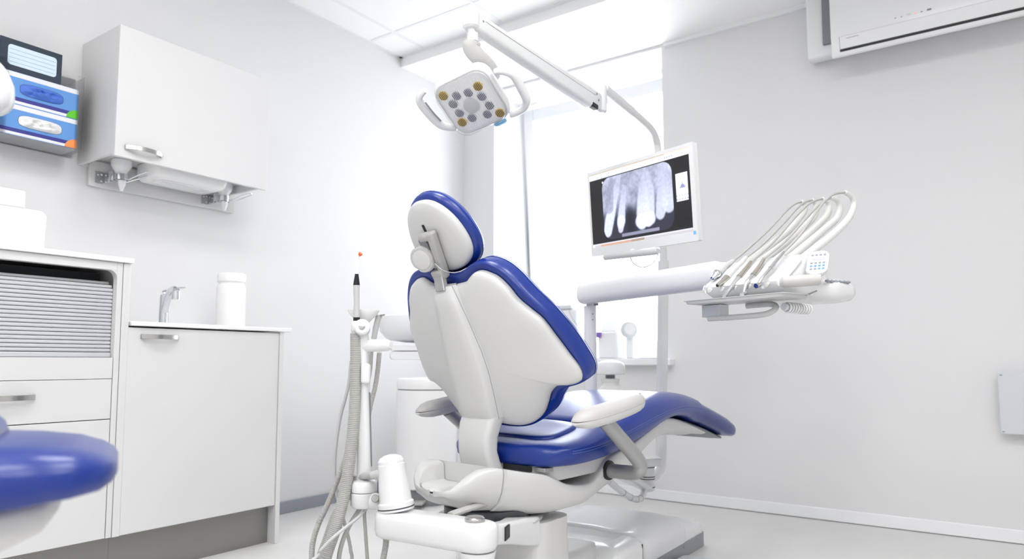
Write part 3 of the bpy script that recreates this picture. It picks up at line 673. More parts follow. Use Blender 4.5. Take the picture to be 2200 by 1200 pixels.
# ---- armrests ------------------------------------------------------
for sgn, u0, zl in ((1, .335, 0), (-1, -.33, -.006)):
    rings = []; rings2 = []
    for k in range(13):
        t = k / 12; v = lerp(-.012, .325, t); z = lerp(.634, .683, t) + zl - .004 * math.sin(math.pi * t)
        w = .034 * (1 - abs(2 * t - 1) ** 5) ** .5 + .002; hgt = .020 * (1 - abs(2 * t - 1) ** 7) + .005
        if k in (0, 12): w, hgt = .012, .006
        cc = ch(u0 + sgn * .006 * math.sin(math.pi * t), v, z)
        rings.append([cc + CU * (w * a) + UZ * (hgt * b) for a, b in ((-1, 0), (-.98, .4), (-.85, .8), (-.55, 1.1), (0, 1.2), (.55, 1.1), (.85, .8), (.98, .4), (1, 0))])
        rings2.append([cc + CU * (w * a) + UZ * (-.003 + hgt * b) for a, b in ((-1, .1), (-.97, -.3), (-.8, -.75), (-.45, -.95), (.45, -.95), (.8, -.75), (.97, -.3), (1, .1))])
    pad_ = mk('armrest', MB().loft(rings), M['arm'], DC, angle=60)
    mk('armrest_base', MB().loft(rings2), M['shell'], pad_, angle=60)
    tp = catmull([ch(u0, .125, .632 + zl), ch(u0, .20, .577 + zl), ch(u0, .275, .521 + zl), ch(u0, .308, .490 + zl), ch(u0 - sgn * .008, .317, .468 + zl), ch(u0 - sgn * .034, .325, .457 + zl), ch(u0 - sgn * .08, .329, .454 + zl), ch(u0 - sgn * .17, .331, .453 + zl)], 5)
    mk('armrest_tube', MB().tube(tp, .0225, 18), M['armtube'], DC)
    mk('tube_collar', MB().lathe([(.026, -.004), (.031, 0), (.031, .006), (.026, .008)], ch(sgn * .204, .330, .454 + zl), CU, 24), M['black'], DC)
# ---- lift column and floor base -----------------------------------
cc = Vector((-1.222, 1.855, 0))
col = []
for z, sx, sy in ((.10, .21, .22), (.16, .20, .21), (.19, .195, .20), (.27, .19, .19), (.322, .19, .19)):
    col.append([cc + Vector((p, q, z)) for p, q in rrect(sx, sy, .05)])
mk('lift_column', MB().loft(col), M['shell'], DC, angle=50)
la = []
for t, z0, h, w in ((0, .075, .12, .22), (.3, .06, .12, .24), (.7, .045, .12, .26), (1, .04, .11, .26)):
    la.append([Vector((lerp(-1.25, -1.33, t) + p, lerp(1.74, 2.32, t), z0 + h / 2 + q)) for p, q in rrect(w, h, .04)])
mk('lift_arm', MB().loft(la), M['shell'], DC, angle=50)
mk('rubber_stop', MB().lathe([(.04, .02), (.04, .05)], (-1.22, 1.78, .045)), M['black'], DC)
bx0, bx1 = -1.62, -1.098
def brect(x0, x1, y0, y1, z, r=.05): return [Vector(((x0 + x1) / 2 + p, (y0 + y1) / 2 + q, z)) for p, q in rrect(x1 - x0, y1 - y0, r, 8)]
sk = mk('base_skirt', MB().loft([brect(bx0, bx1, 2.20, 3.072, .001), brect(bx0, bx1, 2.20, 3.072, .058)]), M['skirt'], DC)
mk('rear_cover', MB().loft([brect(bx0 + .004, bx1 - .004, 2.78, 3.068, .0585), brect(bx0 + .006, bx1 - .006, 2.78, 3.066, .086), brect(bx0 + .02, bx1 - .02, 2.78, 3.052, .104), brect(bx0 + .06, bx1 - .06, 2.78, 3.01, .113), brect(bx0 + .12, bx1 - .12, 2.80, 2.95, .116)]), M['unit'], DC, angle=50)
mk('main_cover', MB().loft([brect(bx0 + .001, bx1 - .001, 2.44, 2.86, .0587), brect(bx0 + .002, bx1 - .002, 2.44, 2.86, .105, .04), brect(bx0 + .012, bx1 - .012, 2.44, 2.855, .132, .04), brect(bx0 + .035, bx1 - .035, 2.44, 2.845, .149, .04), brect(bx0 + .09, bx1 - .09, 2.445, 2.82, .160, .04), brect(bx0 + .2, bx1 - .2, 2.46, 2.78, .165, .04)]), M['unit'], DC, angle=50)
mk('front_cover', MB().loft([brect(bx0 + .06, bx1 - .002, 2.205, 2.434, .0587, .035), brect(bx0 + .062, bx1 - .004, 2.208, 2.434, .115, .03), brect(bx0 + .07, bx1 - .012, 2.22, 2.434, .138, .025), brect(bx0 + .09, bx1 - .035, 2.25, 2.433, .150, .02), brect(bx0 + .12, bx1 - .08, 2.28, 2.432, .154, .02)]), M['unit'], DC, angle=50)
mk('cover_gap', MB().box((bx0 + .06, 2.4345, .06), (bx1 - .016, 2.4395, .128)), M['dark'], DC)
mk('cover_screw', MB().lathe([(.008, 0), (.008, .003), (.004, .004)], (bx1, 2.80, .046), (1, 0, 0), 12), M['skirt'], DC)
# foot switch on the floor
fs = thing('foot_switch', 'flat grey foot switch plate on the floor beside the chair base', 'foot switch', (-1.0, 2.56, 0))
mk('plate', MB().loft([[Vector((-.985 + p, 2.60 + q, z)) for p, q in rrect(.20 * k, .34 * k, .03)] for z, k in ((.001, 1), (.018, 1), (.026, .95))]), M['box_grey'], fs, angle=50)
mk('pedal', MB().loft([[Vector((-.985 + p, 2.54 + q, z)) for p, q in rrect(.13 * k, .16 * k, .03)] for z, k in ((.0262, 1), (.036, 1), (.042, .9))]), M['midgrey'], fs, angle=50)
# ================================================================== assistant arm with suction hoses
AU = thing('assistant_arm', 'white jointed instrument arm carrying suction hoses beside the chair', 'instrument arm', (-1.3, 1.43, .3))
zt, zb = .396, .326
pa, pb = Vector((-1.098, 1.425, 0)), Vector((-1.372, 1.405, 0))
def capsule(p, q, r, n=10):
    d = (q - p).normalized(); n2 = Vector((-d.y, d.x, 0)); o = []
    for c, a0 in ((q, -90), (p, 90)):
        for k in range(n + 1):
            a = math.radians(a0 + 180 * k / n); o.append(c + d * (math.cos(a) * r) + n2 * (math.sin(a) * r))
    return o
def capz(p, q, r, z): return [v + UZ * z for v in capsule(p, q, r)]
mk('lower_arm', MB().loft([capz(pa, pb, .036, zb), capz(pa, pb, .046, zb + .006), capz(pa, pb, .05, zb + .018), capz(pa, pb, .05, zt - .014), capz(pa, pb, .046, zt - .004), capz(pa, pb, .036, zt)]), M['unit'], AU, angle=50)
mk('under_cap', MB().lathe([(.03, -.022), (.042, -.018), (.046, 0)], pa + UZ * zb, seg=28), M['unit'], AU, angle=50)
mk('pivot_button', MB().lathe([(.026, 0), (.026, .007), (.022, .011), (.008, .013)], pa + Vector((-.014, .004, zt + .0002)), seg=32), M['steel'], AU)
# bracket to the chair column
bk = MB(); d = (Vector((-1.19, 1.765, 0)) - Vector((-1.085, 1.475, 0))); nn_ = Vector((-d.y, d.x, 0)).normalized()
q0 = Vector((-1.088, 1.474, .358)); q1 = Vector((-1.185, 1.757, .300))
mk('bracket', MB().loft([[q + nn_ * p + UZ * h for p, h in rrect(w, hh, .012)] for q, w, hh in ((q0, .045, .052), (lerp(q0, q1, .4), .05, .062), (lerp(q0, q1, .7), .07, .075), (q1, .10, .085))]), M['unit'], AU, angle=50)
mk('bracket_window', MB().obox(lerp(q0, q1, .16) - nn_ * .0235 + Vector((0, 0, .004)), nn_ * .003, d.normalized() * .022, UZ * .018), M['black'], AU, bevel=.004)
# tapered canister (valve housing) on the arm
cn = atd(852, 1085, 1.90); cn.z = zt + .001
tx = Vector((-.13, -.05, 1)).normalized()
ca = mk('valve_housing', MB().lathe([(.048, 0), (.049, .004), (.049, .020), (.0465, .022), (.044, .024), (.042, .06), (.038, .100), (.0375, .108), (.0375, .122), (.036, .124), (.036, .132), (.030, .141), (.016, .147), (.004, .149)], cn, tx, 36), M['unit'], AU, angle=25)
mk('seam_ring', MB().lathe([(.0492, .006), (.0497, .0075), (.0492, .009)], cn, tx, 36), M['dark'], ca)
# swivel joint
j = atd(782, 1066, 1.95)
mk('swivel_lower', MB().lathe([(.032, -.028), (.0365, -.022), (.0365, .010), (.034, .012)], j, seg=32), M['unit'], AU)
mk('swivel_cap', MB().lathe([(.034, .0135), (.036, .016), (.036, .036), (.031, .043), (.01, .046)], j, seg=32), M['unit'], AU)
jj = atd(806, 1070, 1.91)
lk = lerp(j, cn + UZ * .03, .55); mk('link', MB().tube([lerp(j, cn, .2) - UZ * .004, cn + Vector((0, 0, .012))], [.024, .022], 14, flat=((0, 0, 1), 1, .8)), M['unit'], AU)
tl = -ray(806, 1070).normalized()
mk('link_screw', MB().lathe([(.0105, -.02), (.0105, .012), (.009, .014), (.003, .0145)], jj + tl * .012, tl, 18), M['steel'], AU)
# post
PD = 1.97
pb_, pt_ = atd(783, 1010, PD), atd(776, 705, PD)
rr_ = []
for t, w, dth in ((-.08, .046, .04), (0, .040, .036), (.06, .038, .036), (.55, .036, .034), (.62, .040, .038), (.9, .040, .038), (1.0, .036, .034)):
    c = lerp(pb_, pt_, t); c = Vector((c.x, c.y, c.z)); rr_.append([c + _r * p + Vector((_f.x, _f.y, 0)).normalized() * q for p, q in rrect(w, dth, .012)])
mk('post', MB().loft(rr_), M['unit'], AU, angle=50)
lb = [atd(x, y, PD - .02) for x, y in ((792, 995), (793, 800))]
mk('post_edge', MB().tube([lerp(pb_, pt_, .03) + _r * .019, lerp(pb_, pt_, .55) + _r * .019], .003, 8), M['midgrey'], AU)
mk('lock_button', MB().obox(atd(786, 802, PD - .02), _r * .013, UZ * .028, Vector((_f.x, _f.y, 0)).normalized() * .012), M['unit'], AU, bevel=.008, seg=4)
mk('holder_arm', MB().tube([atd(778, 744, PD), atd(800, 742, PD - .01), atd(832, 741, PD - .03), atd(840, 741, PD - .035)], [.0175, .0175, .017, .010], 16), M['unit'], AU)
mk('holder_clamp', MB().lathe([(.020, -.020), (.022, -.016), (.022, .014), (.018, .018)], atd(778, 704, PD - .02), tl, 28), M['unit'], AU)
mk('clamp_screw', MB().lathe([(.0085, .018), (.0085, .021), (.006, .0215)], atd(778, 704, PD - .02), tl, 20), M['steel'], AU)
mk('holder_ring', MB().lathe([(.012, -.014), (.0135, -.012), (.0135, .012), (.012, .014)], atd(765, 700, PD - .01), (0, 0, 1), 20), M['unit'], AU)
bo = atd(781, 676, PD + .04)
mk('instrument_bowl', MB().lathe([(.014, -.024), (.026, -.012), (.038, 0), (.044, .010), (.045, .013), (.041, .011), (.024, .0), (.010, -.006)], bo, (0, 0, 1), 32), M['lam2'], AU, angle=60)
# curing light standing in the holder
cl = thing('curing_light', 'slim silver curing light with orange shield standing in the holder', 'curing light', atd(766, 690, PD - .01))
def pz(x, y, d=PD - .01): return atd(x, y, d)
mk('handle', MB().tube([pz(766, 688), pz(766, 670), pz(766.5, 650), pz(766, 632), pz(766, 612)], [.0088, .0088, .0080, .0085, .0093], 18), M['tubing'], cl)
mk('black_ring', MB().tube([pz(766, 690), pz(766, 681)], .0092, 18), M['black'], cl)
mk('black_neck', MB().tube([pz(766, 612), pz(766.5, 588)], [.0096, .0050], 18), M['black'], cl)
mk('light_rod', MB().tube(catmull([pz(766.7, 588), pz(767, 570), pz(767, 556), pz(768.5, 551), pz(771, 548)], 5), .0042, 12), M['fibre'], cl)
mk('shield', MB().lathe([(.0035, 0), (.0065, .009), (.0060, .010)], pz(771, 549), (_r * .7 + _u * .75 - _f * .2), 16), M['tip_orange'], cl)
def ribbed(path, r, pitch, depth=.10, n=8):
    P = catmull(path, n); L = [0]
    for a, b in zip(P, P[1:]): L.append(L[-1] + (b - a).length)
    tot = L[-1]; cnt = int(tot / pitch); out = []; rad = []; i = 0
    for k in range(cnt * 4 + 1):
        s_ = tot * k / (cnt * 4)
        while i < len(L) - 2 and L[i + 1] < s_: i += 1
        t = (s_ - L[i]) / (L[i + 1] - L[i] + 1e-9); out.append(lerp(P[i], P[i + 1], t)); rad.append(r * (1 + depth * (.6 if k % 4 in (0, 1) else -.6)))
    return out, rad
def pxs(pts): return [atd(*p) for p in pts]
# large ribbed hose hanging from the holder, looping to the floor and back to the chair base
big = thing('suction_hose', 'thick grey ribbed suction hose hanging from the curing light holder', 'hose', (-1.6, 1.3, .03))
p, r_ = ribbed(pxs([(765, 716, 1.96), (765, 790, 1.955), (762, 880, 1.95), (752, 980, 1.94), (740, 1060, 1.93), (722, 1130, 1.915), (700, 1195, 1.90), (690, 1240, 1.89)]) + [Vector((-1.46, 1.10, .09)), Vector((-1.36, 1.13, .03)), Vector((-1.30, 1.30, .026)), Vector((-1.29, 1.55, .028)), Vector((-1.27, 1.74, .06))], .0162, .0050, .07)
mk('ribbed_tube', MB().tube(p, r_, 14), M['hose'], big, angle=25)
mk('end_sleeve', MB().tube(pxs([(765, 722, 1.96), (765, 700, 1.96)]), .0135, 16), M['tubing'], big)
mid = thing('suction_hose', 'middle grey ribbed hose crossing behind the thick hose', 'hose', (-1.6, 1.35, .03))
p, r_ = ribbed(pxs([(757, 1020, 1.975), (738, 1075, 1.97), (718, 1110, 1.965), (702, 1155, 1.96), (686, 1200, 1.95), (682, 1235, 1.95)]) + [Vector((-1.60, 1.14, .09)), Vector((-1.50, 1.16, .03)), Vector((-1.40, 1.35, .022)), Vector((-1.32, 1.6, .025)), Vector((-1.29, 1.74, .07))], .0105, .0050, .12)
mk('ribbed_tube', MB().tube(p, r_, 12), M['hose'], mid, angle=25)
outr = thing('suction_hose', 'slimmer ribbed hose bowing furthest out towards the cabinets', 'hose', (-1.6, 1.35, .03))
p, r_ = ribbed(pxs([(752, 945, 1.985), (742, 985, 1.985), (725, 1030, 1.98), (705, 1080, 1.975), (684, 1125, 1.97), (672, 1165, 1.96), (670, 1200, 1.95), (676, 1235, 1.94)]) + [Vector((-1.63, 1.08, .09)), Vector((-1.56, 1.07, .03)), Vector((-1.45, 1.22, .018)), Vector((-1.36, 1.5, .02)), Vector((-1.30, 1.74, .05))], .0078, .0046, .08)
mk('ribbed_tube', MB().tube(p, r_, 12), M['hose'], outr, angle=25)
# hose over the joint into the canister
hz = thing('suction_hose', 'short ribbed hose arching over the joint into the white canister', 'hose', atd(760, 1040, 1.96))
p, r_ = ribbed(pxs([(752, 1055, 2.0), (757, 1038, 1.99), (772, 1026, 1.965), (790, 1021, 1.94), (808, 1020, 1.915)]), .0098, .0046, .07)
mk('ribbed_tube', MB().tube(p, r_, 12), M['hose'], hz, angle=25)
mk('connector', MB().tube(pxs([(800, 1020, 1.92), (812, 1018, 1.91), (822, 1016, 1.90)]), [.0105, .0125, .0125], 14), M['tubing'], hz)
# second small handpiece + hose behind the post
sp_ = thing('syringe', 'slim grey air syringe leaning behind the instrument bowl', 'syringe', atd(800, 740, 2.03))
mk('handle', MB().tube(pxs([(803, 728, 2.03), (807, 705, 2.03), (811, 688, 2.03), (815, 677, 2.03)]), [.0075, .0085, .0082, .0095], 16), M['tubing'], sp_)
mk('nozzle', MB().tube(pxs([(813, 679, 2.03), (820, 677, 2.02), (826, 676, 2.015)]), [.003, .003, .0022], 8), M['steel'], sp_)
p, r_ = ribbed(pxs([(815, 757, 2.04), (812, 790, 2.05), (806, 830, 2.05), (796, 870, 2.045), (788, 920, 2.04), (782, 960, 2.03)]), .0068, .0046, .07)
mk('ribbed_tube', MB().tube(p, r_, 10), M['hose'], sp_, angle=25)
mk('upper_hose', MB().tube(catmull(pxs([(800, 742, 2.03), (798, 760, 2.04), (796, 790, 2.045), (790, 830, 2.045)]), 4), .0052, 10), M['hose'], sp_)
def cable(name, label, pts, r, m='tubing', tail=()):
    P = catmull(pxs(pts) + [Vector(t) for t in tail], 7)
    return tag(mk(name, MB().tube(P, r, 10), M[m]), label, 'hose', 'thin tubes under the assistant arm')
cable('thin_tube', 'smooth pale tube hanging in a long bow nearest the cabinets', [(755, 775, 2.02), (748, 830, 2.02), (730, 900, 2.03), (720, 970, 2.03), (719, 1020, 2.03), (724, 1060, 2.02), (735, 1105, 2.01), (746, 1145, 2.0), (753, 1180, 2.0), (752, 1215, 2.0)], .0052, tail=((-1.56, 1.34, .08), (-1.50, 1.40, .012), (-1.36, 1.60, .012)))
cable('thin_tube', 'pale tube crossing in front of the ribbed hoses', [(790, 1088, 1.94), (770, 1110, 1.92), (745, 1130, 1.90), (715, 1155, 1.875), (690, 1180, 1.865), (668, 1205, 1.86)], .0046, tail=((-1.62, 1.0, .12), (-1.62, .98, .03), (-1.50, 1.05, .012), (-1.40, 1.25, .012), (-1.34, 1.6, .012)))
cable('thin_tube', 'darker tube curving down from the swivel joint', [(780, 1085, 1.95), (768, 1100, 1.945), (750, 1130, 1.94), (735, 1165, 1.935), (728, 1200, 1.93), (730, 1235, 1.93)], .0062, 'hose', ((-1.50, 1.20, .08), (-1.44, 1.24, .016), (-1.35, 1.45, .014), (-1.30, 1.7, .02)))
cable('thin_tube', 'straight tube hanging plumb below the swivel joint', [(785, 1085, 1.95), (783, 1105, 1.95), (785, 1140, 1.95), (789, 1200, 1.95), (790, 1240, 1.95)], .0050, 'hose', ((-1.42, 1.36, .08), (-1.40, 1.40, .014), (-1.33, 1.6, .014)))
dh = thing('suction_hose', 'dark ribbed hose dropping below the white canister', 'hose', (-1.4, 1.4, .03))
p, r_ = ribbed(pxs([(829, 1146, 1.93), (829, 1168, 1.925), (823, 1200, 1.91), (815, 1235, 1.89)]) + [Vector((-1.36, 1.30, .08)), Vector((-1.33, 1.36, .03)), Vector((-1.29, 1.55, .03)), Vector((-1.26, 1.74, .06))], .0085, .0046, .08)
mk('ribbed_tube', MB().tube(p, r_, 12), M['hose'], dh, angle=25)
dh2 = thing('suction_hose', 'short dark hose stub between swivel joint and canister', 'hose', atd(818, 1050, 1.99))
p, r_ = ribbed(pxs([(818, 1030, 1.985), (815, 1042, 1.99), (816, 1055, 1.985), (820, 1072, 1.97)]), .0075, .0056, .1)
mk('ribbed_tube', MB().tube(p, r_, 10), M['midgrey'], dh2, angle=25)
# ================================================================== spittoon (cuspidor) behind the chair
CU_ = thing('spittoon', 'frosted spittoon bowl on a white housing behind the chair back', 'spittoon', (-1.75, 2.4, 0))
DK = Vector((_f.x, _f.y, 0)).normalized()
def slab(x0, x1, y0, y1, d, dep, r, m, name, par, bevel=0):
    a, b = atd(x0, y1, d), atd(x1, y0, d); w = (b - a).dot(_r); h = b.z - a.z; c = (a + b) / 2
    return mk(name, MB().loft([[c + _r * p + UZ * q + DK * k for p, q in rrect(w * s_, h * s2, r)] for k, s_, s2 in ((0, .97, .94), (.01, 1, 1), (dep - .01, 1, 1), (dep, .97, .94))]), M[m], par, angle=50)
bc3 = atd(905, 715, 2.95)
mk('bowl', MB().lathe([(.07, -.055), (.14, -.045), (.172, -.01), (.178, .05), (.172, .052), (.165, .0), (.13, -.035), (.05, -.04)], bc3 + UZ * .015, seg=48), M['bowl'], CU_, angle=60)
slab(838, 1060, 742, 753, 2.80, .24, .008, 'unit', 'upper_tray', CU_)
slab(836, 1060, 754, 772, 2.80, .24, .014, 'unit', 'lower_tray', CU_)
ccx = atd(1035, 800, 2.92)
mk('column', MB().loft([[Vector((ccx.x + p, ccx.y + q, z)) for p, q in rrect(.17, .16, .04)] for z in (.001, .80)]), M['unit'], CU_, angle=50)
# ================================================================== waste bin
BC = Vector((-2.735, 3.06, 0)); 
wb = thing('waste_bin', 'round white pedal bin with flat lid in the corner', 'bin', BC)
R0 = .172
mk('base_ring', MB().lathe([(R0 - .02, .001), (R0 - .02, .092)], BC, seg=48), M['midgrey'], wb)
mk('body', MB().lathe([(R0 - .006, .088), (R0 + .002, .094), (R0 + .002, .62), (R0, .634)], BC, seg=56), M['lam2'], wb)
mk('seam', MB().lathe([(R0 - .004, .6345), (R0 - .004, .6385)], BC, seg=48), M['dark'], wb)
mk('lid', MB().lathe([(R0 + .001, .639), (R0 + .002, .642), (R0 + .002, .690), (R0 - .004, .698), (R0 - .08, .702), (.01, .703)], BC, seg=56), M['lam2'], wb)
pdv = Vector((.5, -.86, 0)).normalized()
mk('pedal', MB().obox(BC + pdv * (R0 + .02) + UZ * .03, pdv * .05, Vector((-pdv.y, pdv.x, 0)) * .03, UZ * .006), M['grey'], wb, bevel=.003)
# ================================================================== boxes on the window wall
ac = thing('air_conditioner', 'white wall air conditioner with a narrow dark air slot', 'air conditioner', (-.2, 3.86, 2.3))
x0, x1 = -.72, .32
bk_ = [(YW - .001, 2.372), (3.80, 2.345), (3.735, 2.345), (3.735, 2.7015), (YW - .001, 2.7015)]
mk('back_casing', MB().loft([[(x, y, z) for y, z in bk_] for x in (x0 - .035, x1 + .035)]), M['ac'], ac, bevel=.012, seg=4)
fr_ = [(3.735, 2.330), (3.69, 2.300), (3.668, 2.292), (3.660, 2.297), (3.640, 2.40), (3.636, 2.66), (3.645, 2.69), (3.735, 2.70)]
mk('front_body', MB().loft([[(x, y, z) for y, z in fr_] for x in (x0 + .095, x1 - .0)]), M['ac'], ac, bevel=.006)
mk('side_grille', MB().box((x0 + .045, 3.715, 2.40), (x0 + .0945, 3.7345, 2.70)), M['midgrey'], ac)
FX0 = x0 + .135
def fpt(z, o=0.0): # a point on the sloping front
    for (a, b) in zip(fr_[3:6], fr_[4:7]):
        if a[1] <= z <= b[1]: t = (z - a[1]) / (b[1] - a[1]); return lerp(a[0], b[0], t) - o
    return 3.64
def strip(xa, xb, za, zb_, t, m, name, par=ac): return mk(name, MB().loft([[(x, fpt(za, o), za), (x, fpt(zb_, o), zb_)] + [(x, fpt(zb_, -.002), zb_), (x, fpt(za, -.002), za)] for o in (t,) for x in (xa, xb)]), M[m], par)
strip(FX0, x1 - .03, 2.314, 2.326, .0008, 'black', 'air_slot')
strip(FX0 - .002, FX0, 2.314, 2.385, .0006, 'metal_dark', 'flap_edge')
strip(FX0, x1 - .03, 2.327, 2.384, .003, 'ac', 'louvre_flap')
strip(FX0, x1 - .03, 2.3845, 2.3858, .0006, 'midgrey', 'panel_seam')
strip(FX0 + .03, FX0 + .085, 2.370, 2.3725, .0036, 'keygrey', 'maker_mark')
for k, (dx, w, m) in enumerate(((.24, .008, 'keygrey'), (.265, .008, 'keygrey'), (.290, .018, 'box_grey'), (.322, .008, 'led_red'), (.347, .008, 'midgrey'), (.372, .018, 'midgrey'))):
    strip(FX0 + dx, FX0 + dx + w, 2.408, 2.408 + (.004 if w < .01 else .008), .0008, m, 'indicator')
jb = thing('junction_box', 'pale grey square junction box low on the window wall', 'junction box', (.12, 3.85, .48))
mk('housing', MB().box((-.012, 3.825, .488), (.26, YW - .0005, .744)), M['box_grey'], jb, bevel=.004)
mk('cover', MB().box((-.020, 3.810, .480), (.268, 3.8245, .752)), M['box_grey'], jb, bevel=.004)
for xx, zz in ((-.008, .740), (-.008, .492), (.256, .740), (.256, .492)):
    s_ = mk('screw', MB().lathe([(.006, 0), (.006, .003), (.004, .004)], (xx, 3.810, zz), (0, -1, 0), 14), M['box_grey'], jb)
    mk('slot', MB().box((xx - .0045, 3.8055, zz - .001), (xx + .0045, 3.806, zz + .001)), M['dark'], s_)
# ================================================================== delivery unit
DE = Vector((.94, -.34, 0)).normalized(); DB = Vector((.34, .94, 0)).normalized(); D0 = atd(1600, 600, 2.15); D0.z = 0
def dl(a, b, z): return D0 + DE * a + DB * b + UZ * z
def onp(x, y, a): return atp(x, y, D0 + DE * a, DE)
DU = thing('delivery_unit', 'white dental instrument console on a horizontal arm over the chair', 'instrument console', atd(1268, 1000, 3.0) * 1.0)
DU.location = ch(-.10, .62, .49)
ps = atd(1268, 700, 3.0); ps.z = 0
zt_ = atd(1268, 634, 3.0).z
mk('post', MB().tube([ps + UZ * .50, ps + UZ * (zt_ - .045)], .0265, 24), M['unit'], DU)
mk('post_neck', MB().tube([ps + UZ * (zt_ - .045), ps + UZ * (zt_ + .01)], .017, 20), M['unit'], DU)
mk('cable_gap', MB().obox(ps + UZ * (zt_ - .030) + _r * .026, _r * .010, DK * .008, UZ * .014), M['midgrey'], DU, bevel=.003)
for yy in (675, 687): mk('grub_screw', MB().ball(atd(1272, yy, 3.0) - DK * .026, .003, 8, 6), M['midgrey'], DU)
mk('post_foot', MB().tube([ps + UZ * .515, lerp(ps + UZ * .515, ch(-.10, .62, .515), .3), ch(-.10, .62, .515)], [.03, .03, .028], 16), M['unit'], DU)
a0, a1 = atd(1250, 632, 3.02), atd(1552, 578, 2.34); a1.z = a0.z + .004
ds = (a1 - a0).normalized(); sd = Vector((-ds.y, ds.x, 0)).normalized(); rings = []
for t, k in ((0, .70), (.012, .90), (.03, 1.0), (.06, 1.0), (.0601, .985), (.5, 1.0), (.97, 1.02), (.99, .9), (1.0, .7)):
    rings.append([lerp(a0, a1, t) + sd * p * k + UZ * q * k for p, q in superell(.078, .092, 2.6, 28)])
mk('support_arm', MB().loft(rings), M['unit'], DU, angle=40)
mk('elbow', MB().lathe([(.030, -.06), (.036, -.052), (.036, .03), (.03, .04)], Vector((a1.x, a1.y, a1.z - .005)), (0, 0, 1), 24), M['unit'], DU)
# console body: a lofted wedge along DE
def sec(a, s=1.0, k=0):
    prof = [(-.045, 1.030), (-.035, 1.012), (0, .998), (.06, .990), (.14, .990), (.20, 1.000), (.225, 1.02), (.22, 1.05), (.19, 1.085), (.13, 1.118), (.07, 1.118), (.02, 1.082), (-.02, 1.052), (-.04, 1.040)]
    c = Vector((.08, 1.04)); return [dl(a, c.x + (b - c.x) * s, c.y + (z - c.y) * s) for b, z in prof]
mk('console_body', MB().loft([sec(-.145, .55), sec(-.138, .82), sec(-.12, .96), sec(-.09), sec(.10), sec(.14, .97), sec(.158, .85), sec(.165, .6)]), M['unit'], DU, angle=50)
def hsec(a, s): return [dl(a, .20 + b * s, 1.012 + z * s) for b, z in superell(.17, .072, 2.6, 24)]
mk('rear_housing', MB().loft([hsec(-.06, .6), hsec(-.05, 1), hsec(.16, 1), hsec(.19, .92), hsec(.205, .7), hsec(.21, .4)]), M['unit'], DU, angle=50)
AI = [-.098, -.052, -.006, .045, .106]
for i, a in enumerate(AI + [.150]):
    hd = MB().loft([[dl(a + q * k, bb, 1.0 + (bb + .1) * .79 - .021 + p) for p, q in rrect(.012, .028, .0055)] for bb, k in ((-.048, .25), (-.046, .6), (-.036, .9), (-.01, 1), (.05, 1))])
    mk('instrument_holder', hd, M['silicone'], DU, angle=45)
# hump and neck towards the keypad
mk('console_hump', MB().loft([[onp(x, y, .10) + DE * (k - .02) for x, y in ((1640, 622), (1655, 590), (1680, 566), (1708, 552), (1728, 565), (1735, 590), (1720, 610))] for k in (0, .03)]), M['unit'], DU, bevel=.012, seg=4)
kp = atd(1757, 563, 2.03); kx = (_r * .93 - DK * .30 + UZ * .05).normalized(); kn_ = (-DK * .80 - _r * .32 + UZ * .42); kn_ = (kn_ - kx * kn_.dot(kx)).normalized(); ky = kn_.cross(kx)
if ky.z < 0: ky = -ky
def kpt(p, q, h=0): return kp + kx * (p + q * .22) + ky * q + kn_ * h
mk('keypad', MB().loft([[kpt(p * s_, q * s_, h) for p, q in rrect(.060, .080, .020)] for h, s_ in ((-.02, .9), (-.014, 1), (-.003, 1), (0, .95))]), M['unit'], DU, angle=40)
mk('keypad_neck', MB().tube([kpt(-.01, -.02, -.012), dl(.13, .12, 1.06)], [.018, .022], 14), M['unit'], DU)
kpd = [o for o in SC.objects if o.name == 'keypad'][0]
mk('display', MB().loft([[kpt(p, .012 + q, h) for p, q in rrect(.036, .009, .0012)] for h in (.0002, .0008)]), M['lcd'], kpd)
for rI, qv in enumerate((.025, -.002, -.012, -.022)):
    for cI in range(4):
        mk('key', MB().loft([[kpt(-.0165 + cI * .011 + p, qv + q, h) for p, q in rrect(.0075, .0058, .0015)] for h in (.0002, .0010)]), M['keyblue' if rI in (2,) or (rI == 3 and cI > 1) else 'keygrey'], kpd)
mk('grip_bar', MB().tube([atd(1679, 606, 1.97), atd(1683, 605.5, 1.966), atd(1757, 600, 1.935), atd(1764, 599.5, 1.932)], [.011, .0165, .0165, .014], 22), M['arm'], DU)
mk('bar_button', MB().lathe([(.009, -.002), (.009, .004), (.007, .006)], atd(1679, 606, 1.968), atd(1679, 606, 1.97) - atd(1757, 600, 1.935), 16), M['shell'], DU)
for k in range(6): mk('knob', MB().ball(lerp(atd(1778, 603, 2.06), atd(1822, 606, 2.10), k / 5), .0052, 10, 8), M['keygrey'], DU)
mk('knob_rail', MB().tube([atd(1774, 603, 2.06), atd(1826, 606, 2.10)], .0032, 10), M['keygrey'], DU)
mk('dark_marking', MB().tube(catmull([atd(1716, 636, 1.985), atd(1735, 632, 1.98), atd(1755, 624, 1.98)], 4), .0022, 6), M['midgrey'], DU)
